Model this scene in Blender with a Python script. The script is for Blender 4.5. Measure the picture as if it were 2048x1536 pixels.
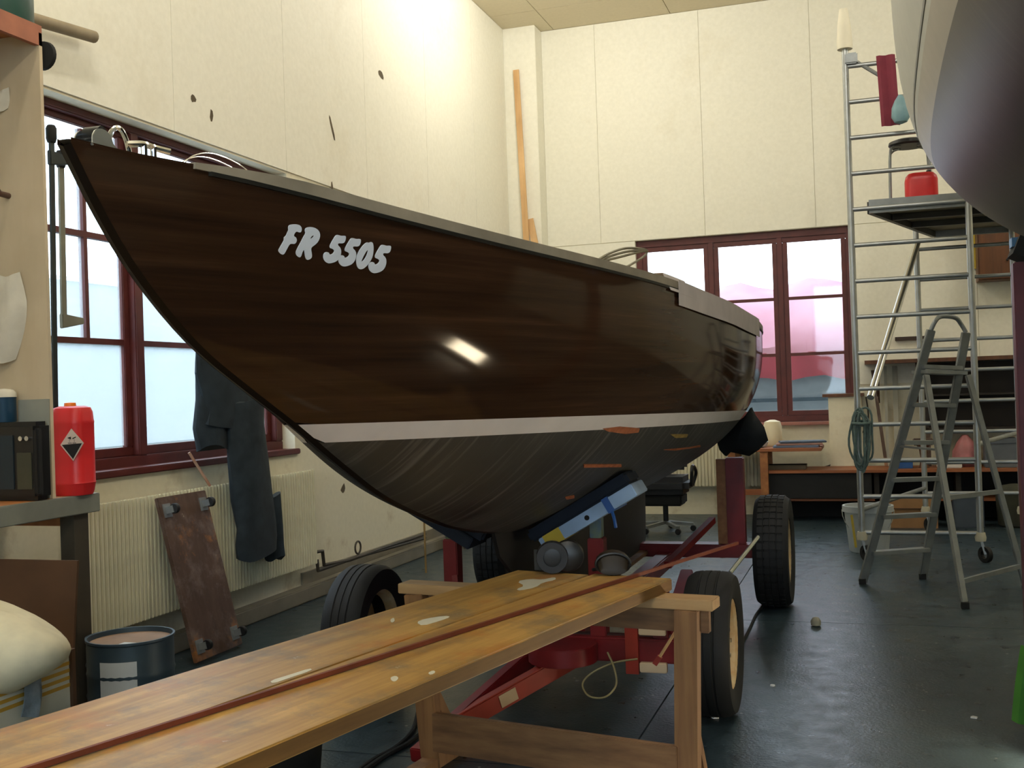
import bpy, bmesh, math, random
import numpy as np
from mathutils import Vector, Matrix
from mathutils.geometry import tessellate_polygon
random.seed(4)
for o in list(bpy.data.objects): bpy.data.objects.remove(o)
scn = bpy.context.scene
COL = scn.collection
R = math.radians

# ---------------------------------------------------------------- camera
CAM = Vector((4.1, 0.0, 1.5)); FPX = 2202.0
yaw, pitch, roll = R(18.15), R(0.39), R(-1.91)
fw = Vector((-math.sin(yaw)*math.cos(pitch), math.cos(yaw)*math.cos(pitch), math.sin(pitch)))
rt0 = Vector((math.cos(yaw), math.sin(yaw), 0)); up0 = rt0.cross(fw)
rt = rt0*math.cos(roll)+up0*math.sin(roll); up = up0*math.cos(roll)-rt0*math.sin(roll)
cd = bpy.data.cameras.new('camera'); cam = bpy.data.objects.new('camera', cd); COL.objects.link(cam)
cd.sensor_width = 36.0; cd.lens = 36.0*FPX/2048.0; cd.clip_start = 0.05; cd.clip_end = 200
m = Matrix((rt, up, -fw)).transposed().to_4x4(); m.translation = CAM
cam.matrix_world = m
scn.camera = cam

# ---------------------------------------------------------------- sky, exposure
scn.view_settings.view_transform = 'Standard'; scn.view_settings.look = 'None'
scn.view_settings.gamma = 1.0; scn.view_settings.use_curve_mapping = False
scn.view_settings.exposure = 0.0
w = bpy.data.worlds.new('overcast_sky'); scn.world = w; w.use_nodes = True
bg = w.node_tree.nodes['Background']
bg.inputs[0].default_value = (0.80, 0.91, 1.0, 1); bg.inputs[1].default_value = 5.5

def area_light(name, loc, aim, sx, sy, power, color, spread=180):
    l = bpy.data.lights.new(name, 'AREA'); l.shape = 'RECTANGLE'; l.size = sx; l.size_y = sy
    l.energy = power; l.color = color; l.spread = R(spread)
    o = bpy.data.objects.new(name, l); COL.objects.link(o); o.location = loc
    o.rotation_euler = (Vector(aim)-Vector(loc)).to_track_quat('-Z', 'Y').to_euler()
    return o
LAMP = Vector((4.80, 4.68, 0.17)); LAMP_AIM = Vector((3.0, 3.6, 1.0))
WARM = (1.0, 0.86, 0.60)
CEIL_LIGHTS = [(1.35, 10.1), (1.35, 3.4), (4.4, 6.2), (4.4, 1.0), (4.4, -2.6), (7.6, 9.8), (7.6, 2.0)]
TUBE_W = 55.0; TUBE_COL = (1.0, 0.965, 0.90)

# ---------------------------------------------------------------- pixel helper (photo 2048 x 1536)
def ray(px, py): return fw+rt*((px-1024)/FPX)-up*((py-768)/FPX)
def P(px, py, x=None, y=None, z=None):
    d = ray(px, py)
    if x is not None: t = (x-CAM.x)/d.x
    elif y is not None: t = (y-CAM.y)/d.y
    else: t = (z-CAM.z)/d.z
    return CAM+d*t

# ---------------------------------------------------------------- materials
def lin(c):
    c = c/255.0
    return c/12.92 if c <= 0.04045 else ((c+0.055)/1.055)**2.4
def S(r, g, b, k=1.0): return (min(1, lin(r)*k), min(1, lin(g)*k), min(1, lin(b)*k), 1)
MATS = {}
def base_mat(name):
    m = bpy.data.materials.new(name); m.use_nodes = True
    return m, m.node_tree.nodes, m.node_tree.links, m.node_tree.nodes['Principled BSDF']
def M(name, rgb, rough=0.6, metal=0.0, var=0.12, scale=8.0, bump=0.0, coat=0.0, stretch=None, rgb2=None, alpha=1.0, trans=0.0, spec=0.5, lo=0.3, hi=0.7, detail=5):
    if name in MATS: return MATS[name]
    m, N, L, b = base_mat(name)
    c = S(*rgb)
    tc = N.new('ShaderNodeTexCoord'); mp = N.new('ShaderNodeMapping'); nz = N.new('ShaderNodeTexNoise')
    L.new(tc.outputs['Object'], mp.inputs[0]); L.new(mp.outputs[0], nz.inputs['Vector'])
    if stretch: mp.inputs['Scale'].default_value = stretch
    nz.inputs['Scale'].default_value = scale; nz.inputs['Detail'].default_value = detail
    rp = N.new('ShaderNodeValToRGB'); L.new(nz.outputs[0], rp.inputs[0])
    rp.color_ramp.elements[0].position = lo; rp.color_ramp.elements[1].position = hi
    c2 = S(*rgb2) if rgb2 else tuple(min(1, v*(1+var)) for v in c[:3])+(1,)
    c1 = c if rgb2 else tuple(v*(1-var) for v in c[:3])+(1,)
    rp.color_ramp.elements[0].color = c1; rp.color_ramp.elements[1].color = c2
    L.new(rp.outputs[0], b.inputs['Base Color'])
    b.inputs['Roughness'].default_value = rough; b.inputs['Metallic'].default_value = metal
    b.inputs['Specular IOR Level'].default_value = spec
    if coat: b.inputs['Coat Weight'].default_value = coat; b.inputs['Coat Roughness'].default_value = 0.05
    if trans: b.inputs['Transmission Weight'].default_value = trans
    if alpha < 1: b.inputs['Alpha'].default_value = alpha
    if bump:
        bp = N.new('ShaderNodeBump'); bp.inputs['Strength'].default_value = bump; bp.inputs['Distance'].default_value = 0.01
        L.new(nz.outputs[0], bp.inputs['Height']); L.new(bp.outputs[0], b.inputs['Normal'])
    MATS[name] = m; return m
def ramp(N, L, src, stops):
    rp = N.new('ShaderNodeValToRGB'); L.new(src, rp.inputs[0])
    e = rp.color_ramp.elements
    while len(e) < len(stops): e.new(0.5)
    for i, (p, c) in enumerate(stops): e[i].position = p; e[i].color = c
    return rp.outputs[0]
def noise(N, L, scale, stretch=(1, 1, 1), coord='Object', detail=6, rough=0.55):
    tc = N.new('ShaderNodeTexCoord'); mp = N.new('ShaderNodeMapping'); nz = N.new('ShaderNodeTexNoise')
    L.new(tc.outputs[coord], mp.inputs[0]); L.new(mp.outputs[0], nz.inputs['Vector'])
    mp.inputs['Scale'].default_value = stretch
    nz.inputs['Scale'].default_value = scale; nz.inputs['Detail'].default_value = detail; nz.inputs['Roughness'].default_value = rough
    return nz.outputs[0]
def mixc(N, L, fac, a, b, mode='MIX'):
    mx = N.new('ShaderNodeMix'); mx.data_type = 'RGBA'; mx.blend_type = mode
    if isinstance(fac, float): mx.inputs[0].default_value = fac
    else: L.new(fac, mx.inputs[0])
    for v, i in ((a, 6), (b, 7)):
        if isinstance(v, tuple): mx.inputs[i].default_value = v
        else: L.new(v, mx.inputs[i])
    return mx.outputs[2]
W4 = (1, 1, 1, 1); K4 = (0, 0, 0, 1)

def mat_floor():
    m, N, L, b = base_mat('painted_concrete')
    n1 = noise(N, L, 0.9, detail=8); n2 = noise(N, L, 9.0, detail=8); n3 = noise(N, L, 60, detail=3)
    c = ramp(N, L, n1, [(0.3, S(40, 54, 62)), (0.55, S(57, 72, 79)), (0.75, S(73, 82, 85))])
    d = ramp(N, L, n2, [(0.35, S(62, 66, 62)), (0.6, W4)])
    c = mixc(N, L, 0.32, c, d, 'MULTIPLY')
    tc = N.new('ShaderNodeTexCoord'); v = N.new('ShaderNodeTexVoronoi'); v.inputs['Scale'].default_value = 7.0
    L.new(tc.outputs['Object'], v.inputs['Vector'])
    sp = ramp(N, L, v.outputs['Distance'], [(0.035, W4), (0.06, K4)])
    c = mixc(N, L, sp, c, S(150, 150, 145))
    L.new(c, b.inputs['Base Color'])
    r = ramp(N, L, n2, [(0.3, (0.26, 0.26, 0.26, 1)), (0.7, (0.40, 0.40, 0.40, 1))]); L.new(r, b.inputs['Roughness'])
    b.inputs['Specular IOR Level'].default_value = 0.32
    bp = N.new('ShaderNodeBump'); bp.inputs['Strength'].default_value = 0.4; bp.inputs['Distance'].default_value = 0.004
    L.new(n3, bp.inputs['Height']); L.new(bp.outputs[0], b.inputs['Normal'])
    MATS['floor'] = m; return m
def mat_plaster(name, rgb, dirt, amt=0.5, sc=1.6):
    m, N, L, b = base_mat(name)
    n1 = noise(N, L, sc, detail=9, rough=0.65); n2 = noise(N, L, 25, detail=4)
    f = ramp(N, L, n1, [(0.56, K4), (0.74, (amt, amt, amt, 1))])
    c = mixc(N, L, f, S(*rgb), S(*dirt))
    g = ramp(N, L, n2, [(0.3, (0.94, 0.94, 0.93, 1)), (0.7, W4)])
    c = mixc(N, L, 1.0, c, g, 'MULTIPLY')
    L.new(c, b.inputs['Base Color']); b.inputs['Roughness'].default_value = 0.62
    bp = N.new('ShaderNodeBump'); bp.inputs['Strength'].default_value = 0.15; bp.inputs['Distance'].default_value = 0.004
    L.new(n2, bp.inputs['Height']); L.new(bp.outputs[0], b.inputs['Normal'])
    MATS[name] = m; return m
def mat_wood(name, a, b_, rough=0.55, axis=1, scale=5.0, coat=0.0, coord='Object', spots=None, k=14):
    m, N, L, b = base_mat(name)
    st = [k, k, k]; st[axis] = 0.8
    n1 = noise(N, L, scale*0.25, tuple(st), coord, detail=8, rough=0.6)
    n2 = noise(N, L, scale*0.5, detail=5, coord=coord)
    c = ramp(N, L, n1, [(0.3, S(*a)), (0.7, S(*b_))])
    g = ramp(N, L, n2, [(0.3, (0.72, 0.70, 0.66, 1)), (0.65, W4)])
    c = mixc(N, L, 0.8, c, g, 'MULTIPLY')
    if spots:
        n3 = noise(N, L, 4.5, detail=7, rough=0.7)
        f = ramp(N, L, n3, [(0.48, K4), (0.64, (0.65, 0.65, 0.65, 1))]); c = mixc(N, L, f, c, S(*spots))
        n4 = noise(N, L, 9, detail=9, rough=0.75)
        f = ramp(N, L, n4, [(0.66, K4), (0.69, (0.7, 0.7, 0.7, 1))]); c = mixc(N, L, f, c, S(215, 205, 180))
        n5 = noise(N, L, 3.1, detail=6, rough=0.7)
        f = ramp(N, L, n5, [(0.54, K4), (0.66, (0.6, 0.6, 0.6, 1))]); c = mixc(N, L, f, c, S(186, 118, 46))
    L.new(c, b.inputs['Base Color']); b.inputs['Roughness'].default_value = rough
    if coat: b.inputs['Coat Weight'].default_value = coat; b.inputs['Coat Roughness'].default_value = 0.06
    bp = N.new('ShaderNodeBump'); bp.inputs['Strength'].default_value = 0.12; bp.inputs['Distance'].default_value = 0.004
    L.new(n1, bp.inputs['Height'])
    if not coat: L.new(bp.outputs[0], b.inputs['Normal'])
    MATS[name] = m; return m
def mat_mahogany():
    m, N, L, b = base_mat('varnished_mahogany')
    n1 = noise(N, L, 1.6, (0.5, 16, 1), 'UV', detail=9, rough=0.65)
    n2 = noise(N, L, 1.2, (0.5, 7, 1), 'UV', detail=3)
    c = ramp(N, L, n1, [(0.3, S(54, 38, 27)), (0.55, S(72, 50, 35)), (0.75, S(94, 65, 45))])
    g = ramp(N, L, n2, [(0.35, (0.62, 0.6, 0.58, 1)), (0.65, W4)])
    c = mixc(N, L, 1.0, c, g, 'MULTIPLY')
    L.new(c, b.inputs['Base Color']); b.inputs['Roughness'].default_value = 0.4; b.inputs['Specular IOR Level'].default_value = 0.0
    b.inputs['Coat Weight'].default_value = 0.5; b.inputs['Coat Roughness'].default_value = 0.08; b.inputs['Coat IOR'].default_value = 1.45
    MATS['mahogany'] = m; return m
def mat_antifoul(name, a, b_, streak, rough=0.5, amt=0.35):
    m, N, L, b = base_mat(name)
    n1 = noise(N, L, 2.0, detail=6)
    tc = N.new('ShaderNodeTexCoord'); mp = N.new('ShaderNodeMapping'); nz = N.new('ShaderNodeTexNoise')
    mp.inputs['Rotation'].default_value = (0, 0, R(-35)); mp.inputs['Scale'].default_value = (14, 1.0, 1)
    L.new(tc.outputs['UV'], mp.inputs[0]); L.new(mp.outputs[0], nz.inputs['Vector']); nz.inputs['Scale'].default_value = 3.0; nz.inputs['Detail'].default_value = 7
    c = ramp(N, L, n1, [(0.3, S(*a)), (0.7, S(*b_))])
    f = ramp(N, L, nz.outputs[0], [(0.52, K4), (0.75, (amt, amt, amt, 1))])
    c = mixc(N, L, f, c, S(*streak))
    L.new(c, b.inputs['Base Color']); b.inputs['Roughness'].default_value = rough
    MATS[name] = m; return m
def mat_glass(name, haze=0.0, tint=(0.93, 0.97, 1.0, 1)):
    m = bpy.data.materials.new(name); m.use_nodes = True; N, L = m.node_tree.nodes, m.node_tree.links
    N.clear(); out = N.new('ShaderNodeOutputMaterial'); t = N.new('ShaderNodeBsdfTransparent'); g = N.new('ShaderNodeBsdfGlossy')
    t.inputs[0].default_value = tint; g.inputs['Roughness'].default_value = 0.03
    mx = N.new('ShaderNodeMixShader'); mx.inputs[0].default_value = 0.05
    L.new(t.outputs[0], mx.inputs[1]); L.new(g.outputs[0], mx.inputs[2])
    last = mx.outputs[0]
    if haze:
        d = N.new('ShaderNodeBsdfTranslucent'); d.inputs[0].default_value = (0.9, 0.95, 1, 1)
        m2 = N.new('ShaderNodeMixShader'); m2.inputs[0].default_value = haze
        L.new(last, m2.inputs[1]); L.new(d.outputs[0], m2.inputs[2]); last = m2.outputs[0]
    L.new(last, out.inputs[0]); MATS[name] = m; return m
def mat_emit(name, col, k):
    m = bpy.data.materials.new(name); m.use_nodes = True; N, L = m.node_tree.nodes, m.node_tree.links
    N.clear(); out = N.new('ShaderNodeOutputMaterial'); e = N.new('ShaderNodeEmission')
    e.inputs[0].default_value = col; e.inputs[1].default_value = k; L.new(e.outputs[0], out.inputs[0]); MATS[name] = m; return m

FLOOR = mat_floor()
CREAM = mat_plaster('cream_panel', (241, 238, 221), (206, 190, 150), 0.25, 0.8)
PLASTER = mat_plaster('dirty_plaster', (234, 227, 200), (176, 150, 108), 0.75, 2.2)
CEILM = mat_plaster('ceiling_panel', (226, 214, 184), (205, 190, 160), 0.3, 1.0)
MAHOG = mat_mahogany()
ANTI = mat_antifoul('grey_primer_bottom', (52, 52, 50), (68, 68, 64), (132, 128, 124), 0.5, 0.6)
ANTI2 = mat_antifoul('dark_antifouling', (25, 21, 19), (38, 32, 29), (66, 60, 55), 0.42, 0.35)
WFRAME = M('red_brown_frame', (88, 36, 32), 0.5, var=0.2)
GLASS = mat_glass('window_glass'); GLASSH = mat_glass('hazy_glass', 0.22)  # second glass mixes in a translucent haze, softening the view outside
PLANK = mat_wood('stained_plank', (164, 120, 54), (216, 172, 96), 0.45, 1, 7, spots=(122, 108, 84))
PLANK_SHADED = mat_wood('plank_edge_shaded', (112, 76, 32), (146, 104, 50), 0.6, 1, 7)  # same timber as the top; side shade is put into this darker colour
TREST = mat_wood('trestle_timber', (120, 84, 56), (172, 128, 84), 0.6, 2, 5)
TRESTX = mat_wood('trestle_beam_timber', (112, 80, 56), (168, 126, 86), 0.6, 0, 5)
PLY = mat_wood('plywood', (204, 186, 154), (222, 206, 176), 0.6, 2, 3, k=5)
BENCHW = mat_wood('bench_wood', (150, 92, 48), (186, 124, 70), 0.55, 1, 5)
BENCHX = mat_wood('bench_wood_x', (138, 78, 40), (172, 104, 58), 0.55, 0, 5)
PINE = mat_wood('pine', (214, 168, 112), (232, 192, 138), 0.55, 2, 4)
DARKW = mat_wood('dark_board', (70, 50, 40), (98, 74, 60), 0.6, 2, 5, spots=(124, 108, 102))
BROWNW = mat_wood('brown_cabinet', (82, 50, 28), (116, 72, 40), 0.5, 2, 5)
RED = M('trailer_red', (124, 25, 28), 0.45, var=0.25, scale=5, rgb2=None)
ORED = M('trailer_orange_red', (156, 48, 30), 0.45, var=0.2)
RUB = M('tyre_rubber', (17, 18, 19), 0.7, var=0.2, scale=12, bump=0.15)
ALU = M('aluminium', (168, 172, 172), 0.42, 0.75, var=0.12, scale=10)
ALUD = M('dull_aluminium', (142, 147, 148), 0.5, 0.6, var=0.15, scale=10)
STEEL = M('chrome', (210, 214, 218), 0.12, 1.0, var=0.03)
BLACK = M('black_plastic', (24, 25, 26), 0.35, var=0.15)
BLACKM = M('matt_black', (20, 21, 21), 0.8, var=0.2)
WHITE = M('white_paint', (226, 226, 222), 0.5, var=0.04)
VINYL = M('white_vinyl', (238, 244, 252), 0.45, var=0.03)
STRIPE = M('boot_stripe_white', (236, 232, 230), 0.4, var=0.04)
REDP = M('red_plastic', (206, 38, 40), 0.4, var=0.08)
RADM = M('radiator_enamel', (224, 218, 188), 0.5, var=0.08, scale=4)
CLOTHD = M('dark_work_cloth', (36, 46, 52), 0.95, var=0.35, scale=9, bump=0.4)
CLOTHW = M('off_white_cloth', (214, 208, 190), 0.95, var=0.1, scale=9, bump=0.4)
SACK = M('pale_sack', (222, 214, 184), 0.8, var=0.1, scale=10, bump=0.5)
DRUM = M('blue_grey_drum', (58, 76, 88), 0.45, 0.2, var=0.15)
LABEL = M('white_label', (206, 212, 216), 0.6, var=0.05)
CARD = M('brown_hardboard', (88, 60, 38), 0.75, var=0.2, scale=5)
KRAFT = M('cardboard', (150, 112, 72), 0.8, var=0.15, scale=5)
GREYP = M('grey_painted_wood', (120, 122, 112), 0.6, var=0.2, scale=5)
TAPE = M('masking_paper', (206, 196, 190), 0.75, var=0.08)
BLUE = M('blue_plastic', (34, 84, 150), 0.45, var=0.1)
PADW = M('pale_blue_board', (150, 176, 206), 0.6, var=0.15, scale=8)
PADD = M('dark_blue_pad', (26, 34, 46), 0.9, var=0.2)
YEL = M('yellow_paint', (196, 170, 50), 0.5, var=0.12)
ROPEG = M('grey_green_rope', (86, 104, 100), 0.9, var=0.25, scale=30)
MAROON = M('maroon_cloth', (128, 50, 66), 0.85, var=0.1, bump=0.2)
GREEN = M('green_plastic', (70, 128, 48), 0.5, var=0.15)
DGREEN = M('dark_green_can', (38, 74, 64), 0.4, var=0.15)
PIPE = M('dark_iron_pipe', (66, 60, 50), 0.6, 0.3, var=0.2)
TARP = M('pink_tarpaulin', (152, 92, 108), 0.7, rgb2=(176, 132, 146), scale=1.2, bump=0.2)
TARPR = M('red_tarpaulin', (132, 48, 58), 0.6, var=0.2, scale=2)
CONC = M('grey_concrete', (128, 122, 108), 0.8, var=0.15, scale=4)
LEATHER = M('black_vinyl_seat', (28, 28, 30), 0.5, var=0.15)
PINK = M('pink_plastic_bag', (176, 110, 112), 0.5, var=0.2, scale=14, bump=0.4)
CLEARB = M('clear_plastic_bag', (206, 212, 212), 0.25, var=0.12, scale=20, bump=0.6)
GALV = M('silver_rim', (176, 172, 150), 0.4, 0.5, var=0.2)

# ---------------------------------------------------------------- mesh builder
ROOTM = {}          # world matrix of each Empty / part parent (no depsgraph needed)
class MB:
    def __init__(s): s.v = []; s.f = []; s.uv = None; s.mi = []; s.cur = 0
    def add(s, vs, fs):
        n = len(s.v); s.v += [Vector(v) for v in vs]; s.f += [tuple(i+n for i in f) for f in fs]; s.mi += [s.cur]*len(fs); return s
    def box(s, x0, x1, y0, y1, z0, z1):
        if x0 > x1: x0, x1 = x1, x0
        if y0 > y1: y0, y1 = y1, y0
        if z0 > z1: z0, z1 = z1, z0
        return s.add([(x0, y0, z0), (x1, y0, z0), (x1, y1, z0), (x0, y1, z0), (x0, y0, z1), (x1, y0, z1), (x1, y1, z1), (x0, y1, z1)],
                     [(0, 3, 2, 1), (4, 5, 6, 7), (0, 1, 5, 4), (1, 2, 6, 5), (2, 3, 7, 6), (3, 0, 4, 7)])
    def obox(s, c, ax, ay, az):      # oriented box: centre and three half-axis vectors
        c, ax, ay, az = Vector(c), Vector(ax), Vector(ay), Vector(az)
        if ax.cross(ay).dot(az) < 0: ax = -ax
        vs = [c+ax*i+ay*j+az*k for k in (-1, 1) for i, j in ((-1, -1), (1, -1), (1, 1), (-1, 1))]
        return s.add(vs, [(0, 3, 2, 1), (4, 5, 6, 7), (0, 1, 5, 4), (1, 2, 6, 5), (2, 3, 7, 6), (3, 0, 4, 7)])
    def bar(s, a, b, wd, ht, upv=(0, 0, 1)):     # rectangular bar from a to b
        a, b = Vector(a), Vector(b); d = (b-a); l = d.length; d.normalize(); u = Vector(upv)
        if abs(d.dot(u)) > 0.95: u = Vector((1, 0, 0))
        sd = d.cross(u).normalized(); u = sd.cross(d).normalized()
        return s.obox((a+b)/2, d*l/2, sd*wd/2, u*ht/2)
    def tube(s, pts, r, n=10, caps=True, rs=None):
        pts = [Vector(p) for p in pts]; rings = []; prev = None
        for i, p in enumerate(pts):
            d = (pts[min(i+1, len(pts)-1)]-pts[max(i-1, 0)]).normalized()
            if prev is None:
                u = Vector((0, 0, 1)) if abs(d.z) < 0.9 else Vector((1, 0, 0)); a = d.cross(u).normalized()
            else: a = (prev-d*prev.dot(d)).normalized()
            prev = a; bb = d.cross(a); rr = rs[i] if rs else r
            rings.append([p+a*rr*math.cos(2*math.pi*k/n)+bb*rr*math.sin(2*math.pi*k/n) for k in range(n)])
        return s.loft(rings, caps)
    def loft(s, rings, caps=True, closed=False):
        n = len(rings[0]); vs = [v for r in rings for v in r]; fs = []
        m_ = len(rings)
        for i in range(m_-1 if not closed else m_):
            for k in range(n):
                a = i*n+k; b = i*n+(k+1) % n; i2 = (i+1) % m_
                fs.append((a, b, i2*n+(k+1) % n, i2*n+k))
        if caps and not closed: fs += [tuple(range(n-1, -1, -1)), tuple(range((m_-1)*n, m_*n))]
        return s.add(vs, fs)
    def lathe(s, c, prof, n=24, axis=(0, 0, 1), caps=True):      # prof: (radius, height along axis)
        c, ax = Vector(c), Vector(axis).normalized()
        u = Vector((1, 0, 0)) if abs(ax.x) < 0.9 else Vector((0, 1, 0)); a = ax.cross(u).normalized(); b = ax.cross(a)
        return s.loft([[c+ax*h+a*r*math.cos(2*math.pi*k/n)+b*r*math.sin(2*math.pi*k/n) for k in range(n)] for r, h in prof], caps)
    def torus_like(s, c, prof, n=32, axis=(1, 0, 0)):     # closed profile revolved
        c, ax = Vector(c), Vector(axis).normalized()
        u = Vector((0, 0, 1)); a = ax.cross(u).normalized(); b = ax.cross(a)
        return s.loft([[c+ax*h+(a*math.cos(2*math.pi*k/n)+b*math.sin(2*math.pi*k/n))*r for r, h in prof] for k in range(n)], False, True)
    def prism(s, poly, d):           # planar polygon extruded by vector d
        n = len(poly); d = Vector(d); vs = [Vector(p) for p in poly]+[Vector(p)+d for p in poly]
        return s.add(vs, [tuple(range(n-1, -1, -1)), tuple(range(n, 2*n))]+[(i, (i+1) % n, n+(i+1) % n, n+i) for i in range(n)])
    def grid(s, G):
        nu, nv = len(G), len(G[0]); vs = [v for r in G for v in r]
        return s.add(vs, [(i*nv+j, (i+1)*nv+j, (i+1)*nv+j+1, i*nv+j+1) for i in range(nu-1) for j in range(nv-1)])
    def build(s, name, mat, parent=None, smooth=True, bevel=0.0, angle=40, origin=None, weld=False, solid=0.0):
        me = bpy.data.meshes.new(name)
        if parent is not None: off = ROOTM[parent.name]
        else:
            if origin is None:
                xs = [v.x for v in s.v]; ys = [v.y for v in s.v]; zs = [v.z for v in s.v]
                origin = Vector(((min(xs)+max(xs))/2, (min(ys)+max(ys))/2, min(zs)))
            off = Matrix.Translation(Vector(origin))
        inv = off.inverted()
        me.from_pydata([inv @ v for v in s.v], [], s.f)
        if s.uv:
            ul = me.uv_layers.new(name='uv')
            for l in me.loops: ul.data[l.index].uv = s.uv[l.vertex_index]
        mats = mat if isinstance(mat, (list, tuple)) else [mat]
        for mm in mats: me.materials.append(mm)
        if len(mats) > 1: me.polygons.foreach_set('material_index', s.mi)
        bm = bmesh.new(); bm.from_mesh(me)
        if weld: bmesh.ops.remove_doubles(bm, verts=bm.verts, dist=1e-5)
        if solid:
            bmesh.ops.recalc_face_normals(bm, faces=bm.faces)
            bmesh.ops.solidify(bm, geom=bm.faces[:], thickness=solid)
        if bevel: bmesh.ops.bevel(bm, geom=[e for e in bm.edges if e.is_manifold and e.calc_face_angle(0) > R(30)], offset=bevel, segments=2, affect='EDGES', clamp_overlap=True)
        bmesh.ops.recalc_face_normals(bm, faces=bm.faces)
        bm.to_mesh(me); bm.free()
        if smooth:
            me.polygons.foreach_set('use_smooth', [True]*len(me.polygons)); me.set_sharp_from_angle(angle=R(angle))
        o = bpy.data.objects.new(name, me); COL.objects.link(o)
        if parent is not None: o.parent = parent; ROOTM[o.name] = ROOTM[parent.name]
        else: o.location = off.translation; ROOTM[o.name] = off
        return o
def tag(o, label, cat, group=None, kind=None):
    if label: o['label'] = label
    if cat: o['category'] = cat
    if group: o['group'] = group
    if kind: o['kind'] = kind
    return o
def thing(name, loc, label, cat, group=None):
    o = bpy.data.objects.new(name, None); COL.objects.link(o); o.location = loc; o.empty_display_size = 0.1
    ROOTM[o.name] = Matrix.Translation(Vector(loc)); return tag(o, label, cat, group)
def struct(o, label=None):
    o['kind'] = 'structure'
    if label: o['label'] = label
    return o
def copies(o, locs, parent=None):     # shared-mesh copies offset by vectors
    out = []
    for d in locs:
        c = o.copy(); COL.objects.link(c); c.parent = parent if parent else o.parent; c.location = o.location+Vector(d); out.append(c)
    return out
def pl(o, text): o['label'] = text; return o
def V(*a): return Vector(a)
def lerp(a, b, t): return Vector(a)*(1-t)+Vector(b)*t
def bez(p0, p1, p2, p3, n=16):
    p0, p1, p2, p3 = map(Vector, (p0, p1, p2, p3))
    return [p0*(1-t)**3+p1*3*t*(1-t)**2+p2*3*t*t*(1-t)+p3*t**3 for t in [i/n for i in range(n+1)]]
def spline(pts, n=8):
    pts = [Vector(p) for p in pts]; out = []
    for i in range(len(pts)-1):
        a = pts[max(i-1, 0)]; b = pts[i]; c = pts[i+1]; d = pts[min(i+2, len(pts)-1)]
        for k in range(n):
            t = k/n; out.append(0.5*((2*b)+(c-a)*t+(2*a-5*b+4*c-d)*t*t+(3*b-a-3*c+d)*t**3))
    out.append(pts[-1]); return out

# ================================================================ SETTING
YB = 12.85; ZC_ = 5.86; XR = 9.2; YF = -4.5
fl = struct(MB().box(-0.3, XR+0.3, YF-0.3, YB+0.3, -0.25, -0.012).build('floor', FLOOR, smooth=False, origin=(0, 0, 0)), 'grey painted concrete workshop floor')
sx, sy = 3.1, 2.9
slab = None
for i in range(3):
    for j in range(6):
        loc = V(i*sx+0.0, YF+j*sy, 0)
        if slab is None:
            slab = MB().box(0.004, sx-0.004, 0.004, sy-0.004, -0.012, 0).build('floor_slab', FLOOR, fl, smooth=False); slab.location = loc
        else: c = slab.copy(); COL.objects.link(c); c.parent = fl; c.location = loc
# left wall with window opening
WY0, WY1, WZ0, WZ1 = 4.0, 7.28, 1.11, 3.18
b = MB()
b.box(-0.3, 0, YF-0.3, WY0, 0, ZC_); b.box(-0.3, 0, WY1, YB+0.3, 0, ZC_)
b.box(-0.3, 0, WY0, WY1, 0, WZ0); b.box(-0.3, 0, WY0, WY1, WZ1, ZC_)
wl = struct(b.build('wall_left', PLASTER, smooth=False, origin=(0, 0, 0)), 'cream plastered side wall with stains below the window')
pn = None; ys = [5.88-1.385*k for k in range(7, 0, -1)]+[5.88+1.385*k for k in range(5)]+[12.565]
for a, c in zip(ys[:-1], ys[1:]):
    MB().box(0, 0.012, a+0.002, c-0.002, 3.195, ZC_-0.004).build('wall_panel', CREAM, wl, smooth=False)
MB().box(0, 0.1, YF, 12.57, 0, 0.11).build('plinth', CONC, wl, smooth=False, bevel=0.01)
struct(MB().box(0.0, 0.02, WY1+0.02, 12.57, 0.11, 0.2).build('baseboard_left', CONC, smooth=False, origin=(0, 9, 0.11)))
# wear marks on the left wall (chipped paint)
DIRTY = M('chipped_paint', (96, 84, 62), 0.9, var=0.3)
for px, py, sw, sh, ang in ((762, 148, .075, .035, -20), (663, 252, .02, .12, 25), (387, 197, .03, .03, 0), (423, 230, .02, .05, 0), (664, 378, .02, .06, 0), (686, 977, .05, .04, 30)):
    p = P(px, py, x=0.013 if py < 400 else 0.001); pts = []
    for k in range(9):
        a = 2*math.pi*k/9; rr = random.uniform(0.6, 1.1); u, v = math.cos(a)*sw*rr, math.sin(a)*sh*rr
        ca, sa = math.cos(R(ang)), math.sin(R(ang)); pts.append((p.x, p.y+u*ca-v*sa, p.z+u*sa+v*ca))
    MB().prism(pts, (0.0015, 0, 0)).build('paint_chip', DIRTY, wl, smooth=False)
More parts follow.
